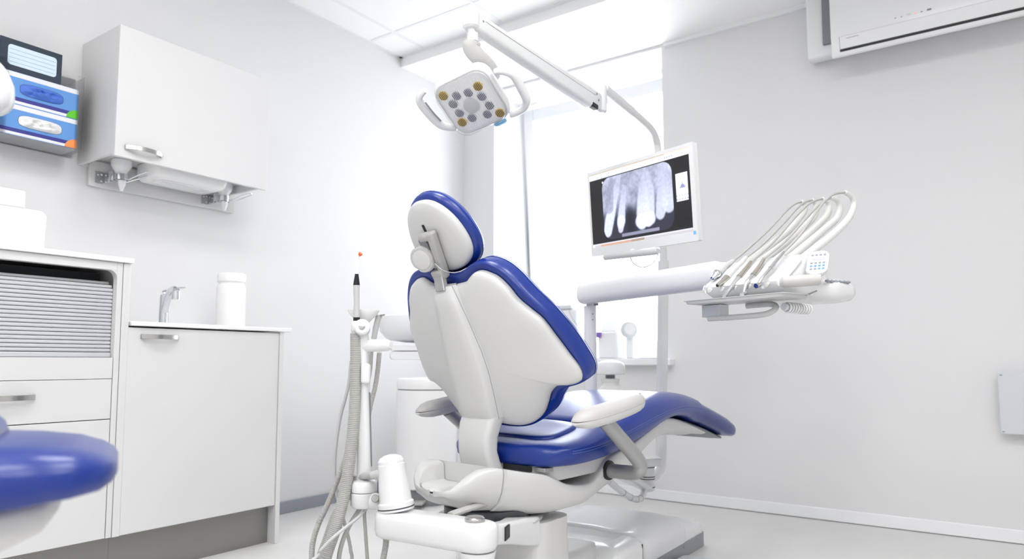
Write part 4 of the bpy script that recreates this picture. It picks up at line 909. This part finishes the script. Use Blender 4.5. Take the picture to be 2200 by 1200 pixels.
# whips: white swing arms that carry the hoses
WH = [[(1690, 500), (1715, 470), (1727, 455), (1729, 444), (1728, 438), (1722, 433)], [(1690, 520), (1735, 480), (1750, 462), (1753, 446), (1752, 436), (1745, 430)], [(1660, 565), (1740, 500), (1775, 465), (1781, 446), (1778, 434), (1767, 427)], [(1690, 560), (1765, 498), (1798, 468), (1804, 446), (1799, 431), (1785, 424)], [(1715, 562), (1790, 503), (1822, 470), (1834, 442), (1830, 423), (1815, 413)]]
for a, w in zip(AI, WH):
    P = catmull([dl(a, .10, 1.095)] + [onp(x, y, a) for x, y in w], 6); n_ = len(P)
    mk('whip_arm', MB().tube(P, [lerp(.0135, .0075, (k / (n_ - 1)) ** 1.5) for k in range(n_)], 14), M['silicone'], DU)
# tray with lip, handle and coiled lead
TZ = .978
def trr(s_, z): return [dl(.028 + p, -.045 + q, z) for p, q in rrect(.36 * s_ - .0, .135 * s_, .012)]
mk('tray', MB().loft([trr(.90, TZ + .0015), trr(.93, TZ + .002), trr(.955, TZ + .010), trr(1.0, TZ + .0105), trr(1.0, TZ + .0085), trr(.965, TZ + .008), trr(.94, TZ - .001), trr(.90, TZ - .0015)]), M['tubing'], DU, angle=30)
mk('tray_bracket', MB().obox(dl(-.09, -.03, TZ - .022), DE * .035, DB * .022, UZ * .019), M['box_grey'], DU, bevel=.002)
mk('tray_arm', MB().tube(catmull([dl(-.10, -.05, TZ - .046), dl(-.0, -.05, TZ - .046), dl(.09, -.05, TZ - .044), dl(.122, -.045, TZ - .036), dl(.126, -.03, TZ - .022), dl(.10, -.02, TZ - .012), dl(.02, -.02, TZ - .012)], 6), .0085, 14), M['tubing'], DU)
cs = MB()
for k in range(9):
    c = lerp(atd(1692, 660, 2.0), atd(1736, 664, 2.04), k / 8); ax = (atd(1736, 664, 2.04) - atd(1692, 660, 2.0)).normalized(); e1 = ax.orthogonal().normalized(); e2 = ax.cross(e1)
    cs.loft([[c + (e1 * math.cos(a) + e2 * math.sin(a)) * (.013 + .003 * math.cos(b)) + ax * .003 * math.sin(b) for b in [math.pi / 3 * q for q in range(6)]] for a in [2 * math.pi * j_ / 18 for j_ in range(18)]], loop=True)
mk('coiled_lead', cs, M['unit'], DU)
mk('lead_socket', MB().lathe([(.011, -.012), (.012, -.004), (.010, 0), (.010, .010)], atd(1690, 659, 2.0), ax, 16), M['box_grey'], DU)
# instruments in the console: each with its hose
def instr(name, label, a, parts, hose, hr_=.0039):
    t = thing(name, label, name.split('_')[-1], onp(*parts[0][1][0], a), 'handpieces in the instrument console')
    for nm, pts, rad, m in parts: mk(nm, MB().tube(catmull([onp(x, y, a) for x, y in pts], 4) if len(pts) > 2 else [onp(x, y, a) for x, y in pts], rad if isinstance(rad, float) else [lerp(rad[0], rad[1], k / ((len(pts) - 1) * 4)) for k in range((len(pts) - 1) * 4 + 1)] if len(pts) > 2 else rad, 16), M[m], t)
    mk('hose', MB().tube(catmull([onp(x, y, a) for x, y in hose], 6), hr_, 12), M['hose'], t)
    return t
t = instr('air_syringe', 'chrome air and water syringe with bent nozzle in the console', AI[0], [('nozzle', [(1510, 630), (1512, 618), (1519, 608), (1530, 598)], .0022, 'chrome'), ('handle', [(1545, 586), (1558, 572), (1575, 560)], (.0095, .0072), 'tubing')], [(1574, 561), (1600, 540), (1650, 495), (1690, 452), (1708, 438), (1722, 433)])
mk('head', MB().ball(onp(1540, 588, AI[0]), .0135, 16, 12), M['chrome'], t); mk('collar', MB().tube([onp(1530, 598, AI[0]), onp(1537, 591, AI[0])], [.006, .010], 14), M['chrome'], t)
for dx in (0, 7): mk('button', MB().ball(onp(1536 + dx, 580 + dx * .2, AI[0]) - DK * .006, .004, 8, 6), M['shell'], t)
t = instr('scaler_handpiece', 'white scaler handpiece with grey pointed end in the console', AI[1], [('tip', [(1541, 613), (1562, 596)], [.0055, .0105], 'handpiece2'), ('handle', [(1562, 596), (1580, 577), (1603, 553)], (.0112, .0065), 'shell')], [(1602, 554), (1640, 523), (1680, 483), (1715, 445), (1732, 433), (1745, 430)])
mk('bore', MB().ball(onp(1541, 613, AI[1]), .0045, 10, 8), M['black'], t)
t = instr('polisher_handpiece', 'steel handpiece with small upright head, third from the syringe', AI[2], [('head', [(1556, 638), (1563, 627)], [.0062, .0060], 'chrome'), ('neck', [(1562, 629), (1578, 608), (1588, 596)], (.0055, .0088), 'handpiece'), ('handle', [(1588, 596), (1600, 580), (1613, 562)], (.0102, .0062), 'handpiece2')], [(1612, 563), (1660, 521), (1705, 470), (1735, 440), (1755, 430), (1767, 427)])
t = instr('drill_handpiece', 'warm steel drill handpiece with bent neck in the console', AI[3], [('head', [(1594, 633), (1601, 629)], [.0075, .0075], 'chrome'), ('neck', [(1598, 628), (1605, 606), (1620, 590)], (.0050, .0085), 'handpiece'), ('handle', [(1618, 592), (1630, 575), (1641, 556)], (.0105, .0060), 'handpiece2')], [(1640, 557), (1690, 515), (1735, 465), (1765, 435), (1785, 424)])
t = instr('turbine_handpiece', 'slim polished turbine handpiece nearest the keypad', AI[4], [('head', [(1624, 614), (1633, 610)], [.0072, .0072], 'chrome'), ('neck', [(1630, 609), (1640, 594), (1657, 575)], (.0046, .0072), 'handpiece'), ('handle', [(1655, 577), (1668, 560), (1684, 541)], (.0078, .0042), 'handpiece')], [(1683, 542), (1720, 503), (1765, 440), (1790, 418), (1815, 413)])
# ================================================================== monitor
mon = thing('monitor', 'white flat monitor showing a dental X-ray on the lamp pole', 'monitor', atd(1385, 540, 2.8))
TR_, BR_, BL_, TL_ = atd(1490, 303, 2.55), atd(1500, 517, 2.55), atd(1270, 552, 3.02), atd(1263, 372, 3.02)
mc = (TR_ + BR_ + BL_ + TL_) / 4; mx = ((TR_ + BR_) - (TL_ + BL_)) / 2; my = ((TL_ + TR_) - (BL_ + BR_)) / 2
MW, MH = mx.length, my.length; mx.normalize(); my = (my - mx * my.dot(mx)).normalized(); mn = mx.cross(my)
if mn.dot(CAM - mc) < 0: mn = -mn
def mp(s, t, h=0): return mc + mx * (s * MW) + my * (t * MH) + mn * h
mk('casing', MB().loft([[mp(p, q, h) for p, q in rrect(1 * s_, 1 * s_, .012)] for h, s_ in ((-.045, .86), (-.030, .96), (-.022, 1), (0, 1))]), M['unit'], mon, angle=50, bevel=.0015)
S0, S1, T0, T1 = -.476, .465, -.398, .462
bz = MB()
for (s0, s1, t0, t1) in ((-.499, .499, T1, .499), (-.499, .499, -.499, T0), (-.499, S0, T0, T1), (S1, .499, T0, T1)):
    bz.add([mp(s0, t0, h) for h in (.0002,)] + [mp(s1, t0, .0002), mp(s1, t1, .0002), mp(s0, t1, .0002), mp(s0, t0, .003), mp(s1, t0, .003), mp(s1, t1, .003), mp(s0, t1, .003)], [(0, 3, 2, 1), (4, 5, 6, 7), (0, 1, 5, 4), (1, 2, 6, 5), (2, 3, 7, 6), (3, 0, 4, 7)])
mk('bezel', bz, M['unit'], mon)
from mathutils import noise
def ss(a, b, x): t = max(0, min(1, (x - a) / (b - a))); return t * t * (3 - 2 * t)
def tooth(s, t, pts, w):
    """soft capsule chain: brightness 0..1 from distance to a poly-line with widths"""
    best = 0
    for (p, q), (wa, wb) in zip(zip(pts, pts[1:]), zip(w, w[1:])):
        ax_, ay_ = q[0] - p[0], (q[1] - p[1]) * .57; bx_, by_ = s - p[0], (t - p[1]) * .57
        k = max(0, min(1, (ax_ * bx_ + ay_ * by_) / (ax_ * ax_ + ay_ * ay_))); d = math.hypot(bx_ - ax_ * k, by_ - ay_ * k); ww = lerp(wa, wb, k)
        best = max(best, 1 - ss(ww * .72, ww * 1.08, d))
    return best
def xray(s, t):
    blk_ = (.030, .032, .040)
    if t > .985: return (.72, .66, .60) if s < .78 else (.85, .76, .70)
    if t > .915 + .0 * s:
        c = .86 + .06 * s
        if .02 < s < .32 and (.925 < t < .945 or .955 < t < .972) and int(s * 70) % 3 == 0 and noise.noise((s * 40, t * 60, 0)) > .0: return (.45, .50, .62)
        if .78 < s < .86 and .935 < t < .965 and int(s * 90) % 2 == 0: return (.60, .64, .74)
        return (c, c + .01, c + .05)
    if t < .028:
        if s < .02: return (.8, .8, .84)
        return (.72, .56, .48) if .09 < s < .42 else ((.58, .50, .42) if s < .55 and s > .09 else (.70, .68, .70))
    if t < .042: return (.80, .82, .88)
    if .872 < s < .975 and .385 < t < .715:
        ss_, tt = (s - .872) / .103, (t - .385) / .33
        if .15 < ss_ < .85 and .45 < tt < .82: 
            hgt = .45 + .30 * math.exp(-((ss_ - .55) / .18) ** 2) * (.6 + .4 * noise.noise((ss_ * 20, 3, 1)))
            return (.50, .52, .66) if tt < hgt else (.80, .81, .90)
        if tt < .32 and int(ss_ * 9) % 2 == 0 and int(tt * 22) % 3 == 1: return (.55, .62, .74)
        return (.92, .93, .97)
    # film with rounded corners
    cx_, cy_ = .488, .49; hx, hy, r = .352, .415, .085
    qx, qy = max(0, abs(s - cx_) - hx + r), max(0, abs(t - cy_) - hy + r * 1.75)
    if math.hypot(qx, qy / 1.75) > r: 
        return (.9, .9, .92) if (.142 < s < .152 and .845 < t < .872) else blk_
    n1 = noise.noise((s * 26, t * 15, 1)); n2 = noise.noise((s * 48, t * 30, 5)); n3 = noise.noise((s * 7, t * 5, 9))
    base = lerp(.17, .62, ss(.28, .55, t + .05 * n3)) + (.07 * n1 + .06 * n2) * ss(.3, .5, t) + .10 * n3 * ss(.3, .5, t)
    base += .28 * ss(.62, .95, s) * ss(.62, .9, t) - .05 * ss(.25, .6, s) * ss(.7, .5, s) * ss(.95, .5, t)
    base = base * (1 - .45 * (1 - ss(.0, .06, abs(s - .415))) * ss(.55, .40, t))
    v = base
    for pts, w, br_ in (([(.175, .19), (.20, .33), (.245, .52), (.31, .80), (.33, .9)], [.050, .056, .045, .030, .02], .86), ([(.205, .5), (.225, .72), (.24, .85)], [.05, .04, .03], .62),
                       ([(.315, .185), (.325, .29), (.345, .50), (.375, .72)], [.030, .048, .034, .022], .80),
                       ([(.535, .21), (.55, .34), (.565, .60), (.60, .78)], [.052, .072, .058, .05], .84), ([(.60, .22), (.61, .34), (.62, .58), (.60, .76)], [.045, .062, .055, .05], .82),
                       ([(.715, .29), (.735, .40), (.755, .62), (.76, .82)], [.050, .062, .055, .05], .80), ([(.80, .36), (.80, .46), (.79, .65)], [.055, .062, .05], .80)):
        k = tooth(s, t, pts, w); v = lerp(v, br_ + .05 * n2 - .10 * ss(.35, .8, t), k * (.92 - .42 * ss(.40, .88, t)))
    k = tooth(s, t, [(.52, .24), (.62, .25)], [.055, .055]) * ss(.12, .2, t); v = lerp(v, .97, k * .8)
    k = tooth(s, t, [(.315, .26), (.325, .30)], [.04, .045]); v = lerp(v, .94, k * .5)
    if .325 < s < .70 and .082 < t < .125: v = max(v, .50 + .1 * (s - .3))
    v = max(.05, min(1, v)); return (v * .93, v * .95 + .004, min(1, v * 1.02 + .045))
NX, NY = 260, 150; sv, sf, cols = [], [], []
for j_ in range(NY + 1):
    for i_ in range(NX + 1):
        s_, t_ = i_ / NX, j_ / NY; sv.append(mp(lerp(S0, S1, s_), lerp(T0, T1, t_), .0012)); cols.append(xray(s_, t_))
for j_ in range(NY):
    for i_ in range(NX): k = j_ * (NX + 1) + i_; sf.append((k, k + 1, k + NX + 2, k + NX + 1))
org = world_loc(mon); me = bpy.data.meshes.new('screen'); me.from_pydata([v - org for v in sv], [], sf)
ca_ = me.color_attributes.new('picture', 'FLOAT_COLOR', 'POINT')
for k, c in enumerate(cols): ca_.data[k].color = tuple(x ** 2.2 for x in c) + (1,)
so = bpy.data.objects.new('screen', me); COL.objects.link(so); so.parent = mon
sm = bpy.data.materials.new('screen_picture'); sm.use_nodes = True; nt = sm.node_tree; bs = nt.nodes['Principled BSDF']; at_ = nt.nodes.new('ShaderNodeAttribute'); at_.attribute_name = 'picture'
bs.inputs['Base Color'].default_value = (.01, .01, .012, 1); bs.inputs['Roughness'].default_value = .35; bs.inputs['Emission Strength'].default_value = 1.0
nt.links.new(at_.outputs['Color'], bs.inputs['Emission Color']); me.materials.append(sm); sm.cycles.emission_sampling = 'NONE'
so['label'] = 'screen with a tooth X-ray'
mk('sticker', MB().loft([[mp(.476 + p * .02, -.415 + q * .035, h) for p, q in rrect(1, 1, .1)] for h in (.0032, .0038)]), M['cyan'], mon)
mk('rear_mount', MB().tube([mp(.22, -.15, -.03), mp(.24, -.2, -.12), atd(1427, 480, 3.27)], [.03, .022, .022], 14), M['unit'], mon)
mk('handle_bar', MB().tube([atd(1297, 552, 2.90), atd(1300, 552, 2.898), atd(1411, 539.5, 2.68), atd(1414, 539, 2.675)], [.009, .0135, .0135, .011], 16), M['tubing'], mon)
mk('handle_link', MB().tube([atd(1352, 540, 2.79), mp(-.08, -.49, -.01)], .008, 10), M['unit'], mon)
mk('black_cable', MB().tube(catmull([atd(1354, 553, 2.83), atd(1362, 566, 2.85), atd(1380, 574, 2.88), atd(1398, 568, 2.92), atd(1410, 556, 2.98), atd(1414, 545, 3.0)], 6), .0022, 8), M['black'], mon)
# ================================================================== operating light on its pole
OL = thing('operating_light', 'white operating lamp with two handles on a long jointed arm', 'lamp', Vector((-1.32, 3.14, 0)))
PDp = 3.3
mk('pole', MB().tube(catmull([atd(1392, 1028, 3.22), atd(1408, 1018, 3.26), atd(1419, 998, PDp), atd(1421, 960, PDp), atd(1421, 900, PDp), atd(1423, 760, PDp), atd(1425, 560, PDp)], 6), .0255, 20), M['unit'], OL)
mk('upper_tube', MB().tube(catmull([atd(1425, 562, PDp), atd(1421, 440, PDp), atd(1414, 330, PDp), atd(1409, 298, 3.27), atd(1397, 276, 3.2), atd(1372, 252, 3.1), atd(1335, 221, 2.97), atd(1298, 190, 2.84)], 6), .0172, 18), M['unit'], OL)
mk('tube_sleeve', MB().tube(catmull([atd(1358, 240, 3.05), atd(1335, 221, 2.97), atd(1298, 190, 2.84)], 5), .0195, 18), M['unit'], OL)
kz0, kz1 = atd(1290, 240, 2.82), atd(1293, 184, 2.82)
mk('arm_knuckle', MB().lathe([(.018, -.004), (.026, .004), (.027, .05), (.0275, .055), (.0275, .09), (.025, .108), (.016, .116)], Vector((kz0.x, kz0.y, kz0.z - .004)), (0, 0, 1), 28), M['unit'], OL)
b0, b1 = atd(1282, 222, 2.80), atd(1012, 44, 2.20)
bd = (b1 - b0).normalized(); bs_ = Vector((-bd.y, bd.x, 0)).normalized(); bu = bd.cross(bs_); bu = bu if bu.z > 0 else -bu
rings = []
for t, w, h in ((-.02, .030, .050), (0, .044, .078), (.1, .046, .080), (.5, .044, .070), (.9, .042, .060), (.985, .044, .060), (1.02, .036, .050)):
    rings.append([lerp(b0, b1, t) + bs_ * p + bu * q for p, q in rrect(w, h, .014)])
mk('long_arm', MB().loft(rings), M['unit'], OL, angle=50)
mk('arm_seam', MB().tube([lerp(b0, b1, .06) - bs_ * (.0232 if bs_.dot(CAM - b0) < 0 else -.0232) + bu * .012, lerp(b0, b1, .94) - bs_ * (.0215 if bs_.dot(CAM - b0) < 0 else -.0215) + bu * .010], .0008, 6), M['keygrey'], OL)
sgn = -1 if bs_.dot(CAM - b0) < 0 else 1
mk('cable_exit', MB().obox(lerp(b0, b1, .06) - bu * .030 + bs_ * .012 * sgn, bd * .022, bs_ * .012, bu * .010), M['black'], OL, bevel=.004)
for t_, q_ in ((.03, .0), (.05, .02), (.955, .006)): mk('screw', MB().lathe([(.004, 0), (.004, .0015)], lerp(b0, b1, t_) + bs_ * sgn * (.0228 if t_ < .5 else .0205) + bu * q_, bs_ * sgn, 10), M['midgrey'], OL)
hd_ = atd(1012, 42, 2.20)
mk('arm_head', MB().lathe([(.020, -.030), (.026, -.024), (.027, .018), (.022, .030), (.008, .034)], hd_, (0, 0, 1), 24), M['unit'], OL)
mk('spigot', MB().tube([hd_ - UZ * .025, atd(1016, 92, 2.2)], .0125, 16), M['unit'], OL)
mk('spigot_collar', MB().tube([atd(1015, 72, 2.2), atd(1016, 90, 2.2)], .0185, 18), M['unit'], OL)
sa = catmull([atd(1014, 92, 2.2), atd(1013, 104, 2.2), atd(1026, 121, 2.21), atd(1042, 134, 2.23), atd(1055, 150, 2.25), atd(1060, 168, 2.27)], 5)
mk('yoke', MB().tube(sa, [lerp(.028, .022, k / (len(sa) - 1)) for k in range(len(sa))], 18, flat=(_r, 1.0, .9)), M['arm'], OL)
LC = atd(1013, 223, 2.2); l1 = (_r * .1535 + _u * .048 - _f * .0736).normalized(); l2 = (_r * .086 - _u * .111 + _f * .107); l2 = (l2 - l1 * l2.dot(l1)).normalized(); ln = l1.cross(l2)
if ln.dot(CAM - LC) < 0: ln = -ln
def lp(p, q, h): return LC + l1 * p + l2 * q + ln * h
def lring(w, hh, r, h, dx=0, dy=0): return [lp(p + dx, q + dy, h) for p, q in rrect(w, hh, r, 7)]
mk('lamp_body', MB().loft([lring(.07, .07, .02, -.080), lring(.14, .14, .03, -.077), lring(.178, .178, .04, -.066), lring(.196, .194, .045, -.046), lring(.201, .199, .045, -.018), lring(.194, .192, .045, -.008), lring(.186, .184, .042, -.006)]), M['unit'], OL, angle=50)
mk('lens_panel', MB().loft([lring(.182, .180, .040, -.0065), lring(.180, .178, .040, -.002), lring(.172, .170, .038, 0)]), M['lens'], OL, angle=40)
mk('cover_rim', MB().loft([lring(.186, .184, .042, -.006), lring(.187, .185, .042, .010), lring(.180, .178, .040, .014), lring(.176, .174, .038, .013), lring(.181, .179, .040, .008), lring(.181, .179, .040, -.004)], cap=False, loop=True), M['lensclear'], OL, angle=50)
for k in range(22):
    q = -.078 + .156 * k / 21 if False else -.08 + .16 * k / 21; wv = .16 if abs(q) < .06 else .14
    mk('lens_rib', MB().obox(lp(q, 0, .0008), l1 * .0010, l2 * (wv / 2), ln * .0008), M['lens'], OL)
def lpx(x, y, h=.0): return atp(890 + x / 8, 140 + y / 8, LC + ln * h, ln)
for x, y, yel in ((500, 525, 1), (727, 520, 0), (930, 465, 0), (1095, 358, 1), (1163, 530, 0), (668, 662, 0), (1295, 684, 0), (778, 815, 0), (1257, 835, 0), (1472, 815, 1), (993, 898, 0), (825, 977, 1)):
    c = lpx(x, y, .001)
    rf = mk('reflector', MB().lathe([(.0150, -.001), (.0152, .0022), (.0135, .0030), (.004, .0024)], c, ln, 22), M['ledy' if yel else 'ledw'], OL)
    lines = MB()
    for k in range(-2, 3):
        hw = math.sqrt(max(0, .0140 ** 2 - (k * .0052) ** 2)); lines.obox(c + l1 * (k * .0052) + ln * .0032, l1 * .0007, l2 * hw, ln * .0005)
    mk('flutes', lines, M['metal_dark'], rf)
mk('centre_disc', MB().lathe([(.0255, .0005), (.0262, .0028), (.024, .0034), (.005, .0034)], lpx(985, 692, .001), ln, 36), M['tubing'], OL)
for hx in ([(735, 1075), (640, 1068), (500, 1040), (380, 960), (230, 800), (120, 660), (95, 570), (130, 500), (195, 430)], [(1650, 850), (1750, 820), (1880, 740), (1930, 620), (1890, 500), (1780, 290), (1690, 160), (1560, 105), (1440, 105), (1380, 120)]):
    P = catmull([lpx(x, y, -.022) for x, y in hx], 5); N_ = len(P)
    mk('handle', MB().tube(P, [.0100 + .0050 * math.sin(math.pi * k / (N_ - 1)) for k in range(N_)], 14, flat=(ln, 1.15, .9)), M['unit'], OL)
for hx in ([(460, 960), (330, 820), (190, 640)], [(1950, 590), (1870, 420), (1720, 200)]):
    mk('grip_strip', MB().tube(catmull([lpx(x, y, -.012) for x, y in hx], 5), .0028, 8), M['keygrey'], OL)
mk('sensor_button', MB().lathe([(.022, -.005), (.022, .003), (.016, .007), (.004, .008)], lpx(1480, 985, -.030), (l2 * .75 + ln * .6), 24), M['cyan'], OL)
# swivel stack under the leg rest
jx = atd(1390, 1010, 3.16)
mk('stack_block', MB().loft([[atd(1393, 989, 3.15) + _r * p + DK * (q + .0) + UZ * z for p, q in rrect(.115, .10, .02)] for z in (-.019, .015)]), M['unit'], OL, bevel=.005)
stk = MB().lathe([(.026, -.085), (.034, -.080), (.0345, .05), (.034, .055)], Vector((jx.x, jx.y, jx.z - .005)), (0, 0, 1), 28)
stkO = mk('swivel_stack', stk, M['unit'], OL)
for h in (-.066, -.030, -.020, .022): mk('dark_band', MB().lathe([(.0348, h - .002), (.0353, h), (.0348, h + .002)], Vector((jx.x, jx.y, jx.z - .005)), (0, 0, 1), 28), M['dark'], stkO)
mk('stack_arm', MB().tube([Vector((jx.x, jx.y, jx.z - .078)), ch(-.08, .62, .43)], [.022, .03], 16, flat=((0, 0, 1), .8, 1.4)), M['unit'], OL)
wp = catmull([atd(1308, 1032, 2.75), atd(1325, 1047, 2.8), atd(1345, 1062, 2.86), atd(1362, 1071, 2.93), atd(1376, 1070, 3.0), atd(1383, 1058, 3.08), atd(1386, 1042, 3.13)], 6)
cb = mk('jointed_cable', MB().tube(wp, .0135, 14), M['unit'], OL)
for k in (10, 15, 20, 24): 
    dd_ = (wp[k + 1] - wp[k - 1]).normalized(); mk('cable_band', MB().lathe([(.0137, -.0015), (.0142, 0), (.0137, .0015)], wp[k], dd_, 16), M['dark'], cb)
# ================================================================== things by the window
sc_ = thing('suction_canister', 'white domed canister with grey neck standing behind the chair', 'canister', Vector((-1.62, 3.10, 0)))
cb_ = atd(1311, 800, 3.55); cb_.z = 0
zc = lambda y: atd(1311, y, 3.55).z
mk('shelf', MB().loft([[cb_ + Vector((p, q, z)) for p, q in rrect(.15, .14, .03)] for z in (zc(866), zc(858.2))]), M['unit'], sc_, angle=50)
mk('shelf_arm', MB().tube([cb_ + UZ * zc(870), lerp(cb_, ps, .5) + UZ * (zc(872)), ps + UZ * zc(872)], .016, 14), M['unit'], sc_)
sc_.location = cb_ + UZ * zc(872)
mk('jar', MB().lathe([(.062, zc(857)), (.064, zc(848)), (.058, zc(835)), (.044, zc(828)), (.042, zc(822)), (.047, zc(818)), (.047, zc(813)), (.03, zc(812))], cb_, seg=32), M['silicone'], sc_, angle=30)
mk('neck', MB().lathe([(.024, zc(812)), (.024, zc(804))], cb_, seg=24), M['midgrey'], sc_)
mk('dome', MB().lathe([(.068, zc(804)), (.074, zc(802)), (.075, zc(787)), (.066, zc(780)), (.045, zc(775)), (.01, zc(773))], cb_, seg=36), M['unit'], sc_, angle=40)
SZ = WZ0 + .0385
def wbox(x0, x1, y0p, Y, dep, m, name, par, z0=SZ, r=.012):
    a, b = aty(x0, 760, Y), aty(x1, 760, Y); zt2 = aty((x0 + x1) / 2, y0p, Y).z
    return mk(name, MB().box((a.x, Y, z0), (b.x, Y + dep, zt2)), M[m], par, bevel=r)
dv = thing('bench_device', 'white bench device with round grey dial on the window sill', 'device', aty(1310, 765, 3.95)); dv.location.z = SZ
wbox(1284, 1326, 712, 3.93, .16, 'unit', 'body', dv)
mk('hood', MB().loft([[(x, 3.94 + y, z) for y, z in ((0, aty(1300, 712, 3.94).z), (.14, aty(1300, 712, 3.94).z), (.14, aty(1300, 690, 3.94).z), (.08, aty(1300, 678, 3.94).z))] for x in (aty(1288, 700, 3.94).x, aty(1322, 700, 3.94).x)]), M['unit'], dv, bevel=.006)
dlc = aty(1352, 708, 3.93)
mk('dial', MB().lathe([(.050, -.02), (.052, -.012), (.052, .0), (.03, .008)], dlc, (.55, -.8, .1), 28), M['box_grey'], dv); mk('dial_face', MB().lathe([(.034, .008), (.032, .012)], dlc, (.55, -.8, .1), 28), M['unit'], dv)
mk('dial_stand', MB().box((dlc.x - .03, 3.94, SZ), (dlc.x + .02, 4.02, dlc.z - .03)), M['unit'], dv, bevel=.01)
mk('plug', MB().box((aty(1281, 720, 3.92).x, 3.905, aty(1281, 725, 3.92).z), (aty(1291, 720, 3.92).x, 3.929, aty(1281, 713, 3.92).z)), M['violet'], dv, bevel=.003)
mk('loop_tube', MB().tube(catmull([aty(1289, 692, 3.97), aty(1292, 681, 3.97), aty(1310, 676, 3.97), aty(1335, 680, 3.97), aty(1352, 692, 3.96)], 6), .0025, 8), M['glass' if False else 'silicone'], dv)
d2_ = thing('sill_apparatus', 'pale apparatus with a looping lead at the far end of the sill', 'device', aty(1220, 765, 4.0)); d2_.location.z = SZ
wbox(1196, 1240, 664, 4.0, .18, 'unit', 'body', d2_)
wbox(1192, 1228, 654, 3.995, .19, 'box_grey', 'top_cap', d2_, z0=aty(1210, 663.5, 4.0).z, r=.008)
mk('lead', MB().tube(catmull([aty(1222, 664, 3.97), aty(1228, 680, 3.96), aty(1240, 698, 3.95), aty(1254, 716, 3.94)], 6), .002, 8), M['keygrey'], d2_)
# ================================================================== second chair in the foreground
C2 = thing('second_dental_chair', 'blurred blue leg rest of another dental chair in the near corner', 'dental chair', atd(-120, 1100, 1.0)); C2.location.z = 0
_rt = ray(250, 985); FH = Vector((_rt.x, _rt.y, 0)).normalized(); RH = Vector((FH.y, -FH.x, 0))
tip = atd(254, 985, 1.0); tip.z = 0
#       back from tip, half depth, zbot, zmid, ztop
LG2 = [(.0, .070, .648, .655, .664), (.006, .105, .638, .654, .672), (.02, .135, .631, .651, .680), (.05, .158, .627, .648, .690), (.10, .172, .622, .646, .697), (.18, .180, .614, .643, .702), (.30, .184, .604, .640, .704), (.45, .186, .594, .637, .703), (.62, .186, .586, .634, .702)]
def lg2(s):
    x, w, zb_, zm, zt2 = s; prof = [(.0, zb_), (.6, zb_), (.86, zb_ + .004), (.97, lerp(zb_, zm, .4)), (1, zm), (.985, lerp(zm, zt2, .35)), (.93, lerp(zm, zt2, .65)), (.82, lerp(zm, zt2, .88)), (.6, lerp(zm, zt2, .97)), (0, zt2)]
    o = tip - RH * x; return [o - FH * (w * a) + UZ * z for a, z in prof] + [o + FH * (w * a) + UZ * z for a, z in reversed(prof[1:-1])]
mk('leg_cushion', MB().loft([lg2(s) for s in LG2]), M['blue'], C2, angle=70)
mk('under_shell', MB().loft([[tip - RH * x + FH * p + UZ * (z + q) for p, q in rrect(2 * w, h, min(h * .45, .02))] for x, w, z, h in ((.065, .08, .618, .02), (.08, .12, .608, .04), (.14, .14, .592, .06), (.3, .15, .578, .07), (.6, .15, .560, .08))]), M['shell'], C2, angle=60)
mk('under_block', MB().loft([[tip - RH * x + FH * p + UZ * (z + q) for p, q in rrect(2 * w, h, .03)] for x, w, z, h in ((.150, .06, .555, .04), (.165, .09, .540, .08), (.6, .10, .52, .12))]), M['shell'], C2, angle=60)
mk('seat_cushion', MB().loft([lg2((x, w, zb_, zm, zt2)) for x, w, zb_, zm, zt2 in ((.138, .08, .690, .697, .704), (.145, .11, .688, .702, .716), (.16, .14, .686, .706, .726), (.25, .165, .680, .708, .732), (.35, .17, .67, .708, .734), (.62, .17, .66, .708, .735))]), M['blue'], C2, angle=70)
cl2 = tip - RH * .52
mk('column', MB().lathe([(.11, .04), (.10, .06), (.095, .25), (.10, .47)], cl2, seg=28), M['shell'], C2)
mk('floor_base', MB().lathe([(.22, .001), (.22, .03), (.18, .045), (.06, .05)], cl2, seg=36), M['shell'], C2)
L2 = thing('second_operating_light', 'rounded white lamp head at the edge in front of the glove boxes', 'lamp', atd(-60, 190, 1.35))
lc = atd(-72, 188, 1.32)
mk('lamp_body', MB().loft([[lc + RH * (p * k) + UZ * (q * k) + FH * h for p, q in superell(.15, .095, 2.6, 32)] for h, k in ((-.05, .5), (-.045, .8), (-.03, .96), (0, 1), (.03, .96), (.05, .7))]), M['unit'], L2, angle=60)
mk('handle', MB().tube(catmull([atd(-38, 128, 1.30), atd(-14, 142, 1.29), atd(4, 166, 1.29), atd(12, 195, 1.29), atd(2, 222, 1.29), atd(-38, 240, 1.30)], 6), .0125, 14), M['unit'], L2)
mk('arm', MB().tube(catmull([lc + UZ * .04, lc + UZ * .12 - RH * .06, lc + UZ * .5 - RH * .25, Vector((lc.x - .2, lc.y - .15, 2.74))], 6), .016, 14), M['unit'], L2)
mk('ceiling_plate', MB().lathe([(.07, 0), (.07, .02), (.03, .026)], Vector((lc.x - .2, lc.y - .15, 2.738)), (0, 0, 1), 28), M['unit'], L2)
